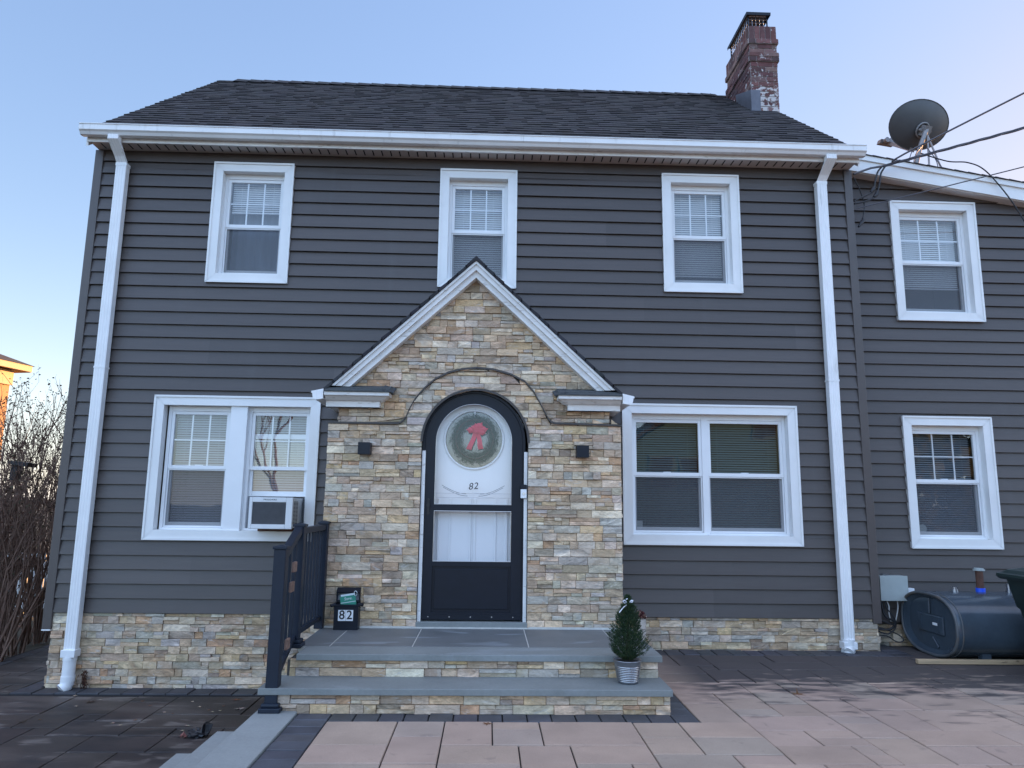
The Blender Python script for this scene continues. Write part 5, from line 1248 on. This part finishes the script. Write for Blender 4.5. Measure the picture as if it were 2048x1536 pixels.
b=MB(); b.box(-5.36,-5.29,1.2,1.3,1.24,1.42,ch=.004); b.build('box_body','cable',hb); b=MB(); b.prism([(-5.375,1.42),(-5.16,1.385),(-5.15,1.43),(-5.375,1.455)],1.16,1.34,'y'); b.build('roof','cable',hb)
nb=thing('neighbour_house','sunlit ochre house with dark roof and cream eaves beyond the hedge','house',(-14,10,-.74))
rot=Matrix.Rotation(R(-13),3,'Z'); NP=Vector((-12.62,12.0,0))
def npt(x,y,z): q=rot@Vector((x,y,0)); return (NP.x+q.x,NP.y+q.y,z)
def nbox(mb,x0,x1,y0,y1,z0,z1):
    v=[npt(x0,y0,z0),npt(x1,y0,z0),npt(x1,y1,z0),npt(x0,y1,z0),npt(x0,y0,z1),npt(x1,y0,z1),npt(x1,y1,z1),npt(x0,y1,z1)]; mb.idx(v,[(0,3,2,1),(4,5,6,7),(0,1,5,4),(1,2,6,5),(2,3,7,6),(3,0,4,7)])
b=MB(); nbox(b,-8,0,-9,0,-.74,4.38); wl=b.build('wall','stucco',nb)
b=MB(); nbox(b,-8.5,.26,-9.5,.28,4.36,4.40); nbox(b,.2601,.34,-9.55,.30,4.33,4.49); nbox(b,-8.5,.26,.2801,.36,4.33,4.49); nbox(b,.0001,.06,-9,.03,3.94,4.32); b.build('eaves','cream',nb)
b=MB(); e_=[npt(.36,-9.6,4.49),npt(.36,.37,4.49),npt(-8.6,.37,4.49),npt(-8.6,-9.6,4.49)]; r0,r1=npt(-3.9,-5,6.4),npt(-3.9,-4,6.4)
b.idx(e_+[r0,r1],[(0,1,5,4),(1,2,5),(2,3,4,5),(3,0,4),(0,3,2,1)]); b.build('roof','roofdark',nb)
for y in (-2.2,-5.2):
    b=MB(); nbox(b,.0005,.05,y,y+1.25,1.55,3.9); wn=b.build('window','cream',nb); b=MB(); nbox(b,.051,.055,y+.12,y+1.13,1.7,3.75); b.build('pane','roomdark',wn)

# ------------------------------------------------------------------ fallen leaves and litter
def leaf(x,y,z,s_,col,label,seed,group='fallen leaves on the pavers'):
    r_=random.Random(seed); m=MB(); prof=[]
    for k in range(5):
        a=R(-120+60*k)+R(90); prof+= [(a-R(16),.42),(a,.95 if k!=2 else 1.1),(a+R(14),.45)]
    prof+=[(R(-82),.18),(R(-90),.75),(R(-98),.18)]
    ro=r_.uniform(0,6.3); rng=[]
    for a,q in prof:
        q*=r_.uniform(.8,1.1); X=q*math.cos(a)*s_; Y_=q*math.sin(a)*s_; rng.append((x+X*math.cos(ro)-Y_*math.sin(ro),y+X*math.sin(ro)+Y_*math.cos(ro),z+.003+s_*abs(r_.gauss(0,.12))*q))
    c=(x,y,z+.006); 
    for p,q in zip(rng,rng[1:]+rng[:1]): m.face([c,p,q],tuple(k*r_.uniform(.8,1.2) for k in col))
    o=m.build('fallen_leaf','leaf'); tag(o,label,'leaf',group); return o
BR=(.16,.08,.045); PALE=(.40,.32,.23); RED=(.24,.055,.04); DK=(.05,.035,.025)
leaf(.022,-2.36,ZR,.042,BR,'curled brown leaf on the pink pavers at the dark border in front of the steps',1); leaf(2.29,-1.62,ZR,.065,BR,'large reddish brown leaf on the damp pavers at right below the downspout',2)
L2=[((480,1418),.055,PALE,'tan lobed leaf nearest the lower step corner on the dark patio'),((475,1400),.055,BR,'brown lobed leaf near the foundation left of the steps'),((415,1450),.04,RED,'red leaf on the dark patio'),((45,1445),.045,DK,'dark curled leaf near the left frame edge'),((180,1405),.06,DK,'flat dark leaf below the left foundation')]
def left_pt(px,py):
    d=cf+cr*((px-1024)/1440)-cu*((py-768)/1440); t_=(ZL-1.061)/d.z; return (d.x*t_,-7.108+d.y*t_)
for i,(q,s_,c,lb) in enumerate(L2): x,y=left_pt(*q); leaf(x,y,ZL,s_,c,lb,10+i)
for i,q in enumerate(((80,1440),(225,1447),(240,1451),(270,1441),(330,1425),(400,1414),(418,1421),(425,1424),(440,1422),(447,1413),(375,1452),(365,1462),(345,1428),(152,1413),(200,1400),(300,1412),(385,1404),(150,1392),(285,1403))):
    x,y=left_pt(*q); leaf(x,y,ZL,rnd.uniform(.016,.026),PALE if i%3 else BR,'small pale scrap of dry leaf scattered on the dark left patio',40+i,'small leaf scraps on the left patio')
lt=thing('crumpled_bag','crumpled black bag with reddish leaves on the dark patio beside the side steps','litter',(*left_pt(395,1475),ZL))
x0,y0=left_pt(397,1474); bm_=bmesh.new(); bmesh.ops.create_icosphere(bm_,subdivisions=3,radius=1)
for v in bm_.verts:
    n_=noise.noise(v.co*2.1)*.55+noise.noise(v.co*5)*.25; q=v.co*(1+n_); v.co=Vector((x0+q.x*.075,y0+q.y*.05,ZL+.028+q.z*.035+(.045 if q.x>.3 and q.z>.3 else 0)))
m=MB(); bm_.verts.ensure_lookup_table(); m.idx([v.co[:] for v in bm_.verts],[[v.index for v in f.verts] for f in bm_.faces]); bm_.free(); m.build('bag','cable',lt)
m=MB()
for i in range(7):
    p=Vector((x0-.07-.02*i*.6+rnd.uniform(-.02,.02),y0+rnd.uniform(-.03,.03),ZL+.012)); a=Vector((rnd.uniform(-1,1),rnd.uniform(-1,1),rnd.uniform(0,.6))).normalized()*.03; c=a.cross(Vector((0,0,1))).normalized()*.015; m.face([p-a,p+c,p+a,p-c],jit((.20,.09,.075),.3))
m.build('dry_leaves','leaf',lt)
wl_=MB()
for i in range(110):
    p=Vector((-3.66+rnd.gauss(0,.014),-.05+rnd.uniform(-.02,.01),ZL+rnd.uniform(.0,.15))); a=Vector((rnd.gauss(0,.3),rnd.gauss(0,.3),1)).normalized()*rnd.uniform(.01,.035); c=a.cross(Vector((rnd.uniform(-1,1),rnd.uniform(-1,1),0))).normalized()*.005; wl_.face([p-a,p+c,p+a,p-c],jit((.09,.045,.03),.3))
tag(wl_.build('dried_weed','leaf'),'brown dried weed at the foot of the left downspout','weed')

# ------------------------------------------------------------------ across the street: what the windows reflect
M_['sagetrim'] = mat('sage_trim', (.09,.15,.16), .6, .08, 3)
M_['sage'] = mat('sage_siding', (.05,.13,.145), .6, .08, 3, stretch=(1,1,8))
oh=thing('neighbour_house','sage green gabled house across the street, seen mirrored in the lower right window','house',(12,-28,-.74))
b=MB(); b.prism([(6.2,-.74),(19.8,-.74),(19.8,3.5),(13,8.0),(6.2,3.5)],-36,-26,'y'); b.build('wall','sage',oh)
b=MB(); b.prism([(5.8,3.35),(13,8.15),(20.2,3.35),(20.2,3.55),(13,8.4),(5.8,3.55)],-36.4,-25.6,'y'); b.build('roof','roofdark',oh)
for x,z0,z1 in ((7.5,1.8,3.2),(8.9,1.8,3.2),(14.2,.4,2.1),(12.4,4.2,5.9)):
    b=MB(); b.box(x-.1,x+1.1,-26.0,-25.94,z0-.1,z1+.1); wn=b.build('window','sagetrim',oh); b=MB(); b.box(x,x+1,-25.94,-25.93,z0,z1); b.build('pane','roomdark',wn)
def baretree(x,y,h,seed,label):
    r_=random.Random(seed); T=thing('bare_tree',label,'tree',(x,y,-.74)); m=MB()
    def br(p,d,l,rad,dep):
        pts=[p]; q=p.copy(); dd=d.copy()
        for i in range(5):
            dd=(dd+Vector((r_.gauss(0,.12),r_.gauss(0,.12),.03))).normalized(); q=q+dd*(l/5); pts.append(q.copy())
        m.tube(pts,[rad*(1-.6*i/5) for i in range(6)],5,caps=False)
        if dep<4:
            for k in range((5,4,3,3)[dep]):
                a=r_.uniform(0,6.28); sp=r_.uniform(.4,.9); br(pts[r_.randint(2,5)],(dd+Vector((math.cos(a)*sp,math.sin(a)*sp,.2))).normalized(),l*r_.uniform(.5,.72),rad*.5,dep+1)
    br(Vector((x,y,-.8)),Vector((0,0,1)),h*.42,.13,0); m.build('trunk','bark',T)
baretree(-8.8,-24,11,3,'tall bare street tree mirrored in the lower left window')
sc2=thing('reflection_hedge','tall dark evergreen hedge added across the street to block the warm horizon mirrored in the right wing window','hedge',(30,-29,-.74))  # unseen hedge, added to keep the warm horizon out of the reflections
m=MB(); rr_=random.Random(9)
for i in range(2600):
    p=Vector((rr_.uniform(20.5,44),-29+rr_.gauss(0,.6),rr_.uniform(-.7,6.2+.5*math.sin(i)))); a=Vector((rr_.uniform(-1,1),rr_.uniform(-.4,.4),rr_.uniform(-1,1))).normalized()*rr_.uniform(.25,.5); c=a.cross(Vector((0,1,0))).normalized()*.3; m.face([p-a,p+c,p+a,p-c],jit((.03,.05,.03),.3))
m.build('foliage','needle',sc2)
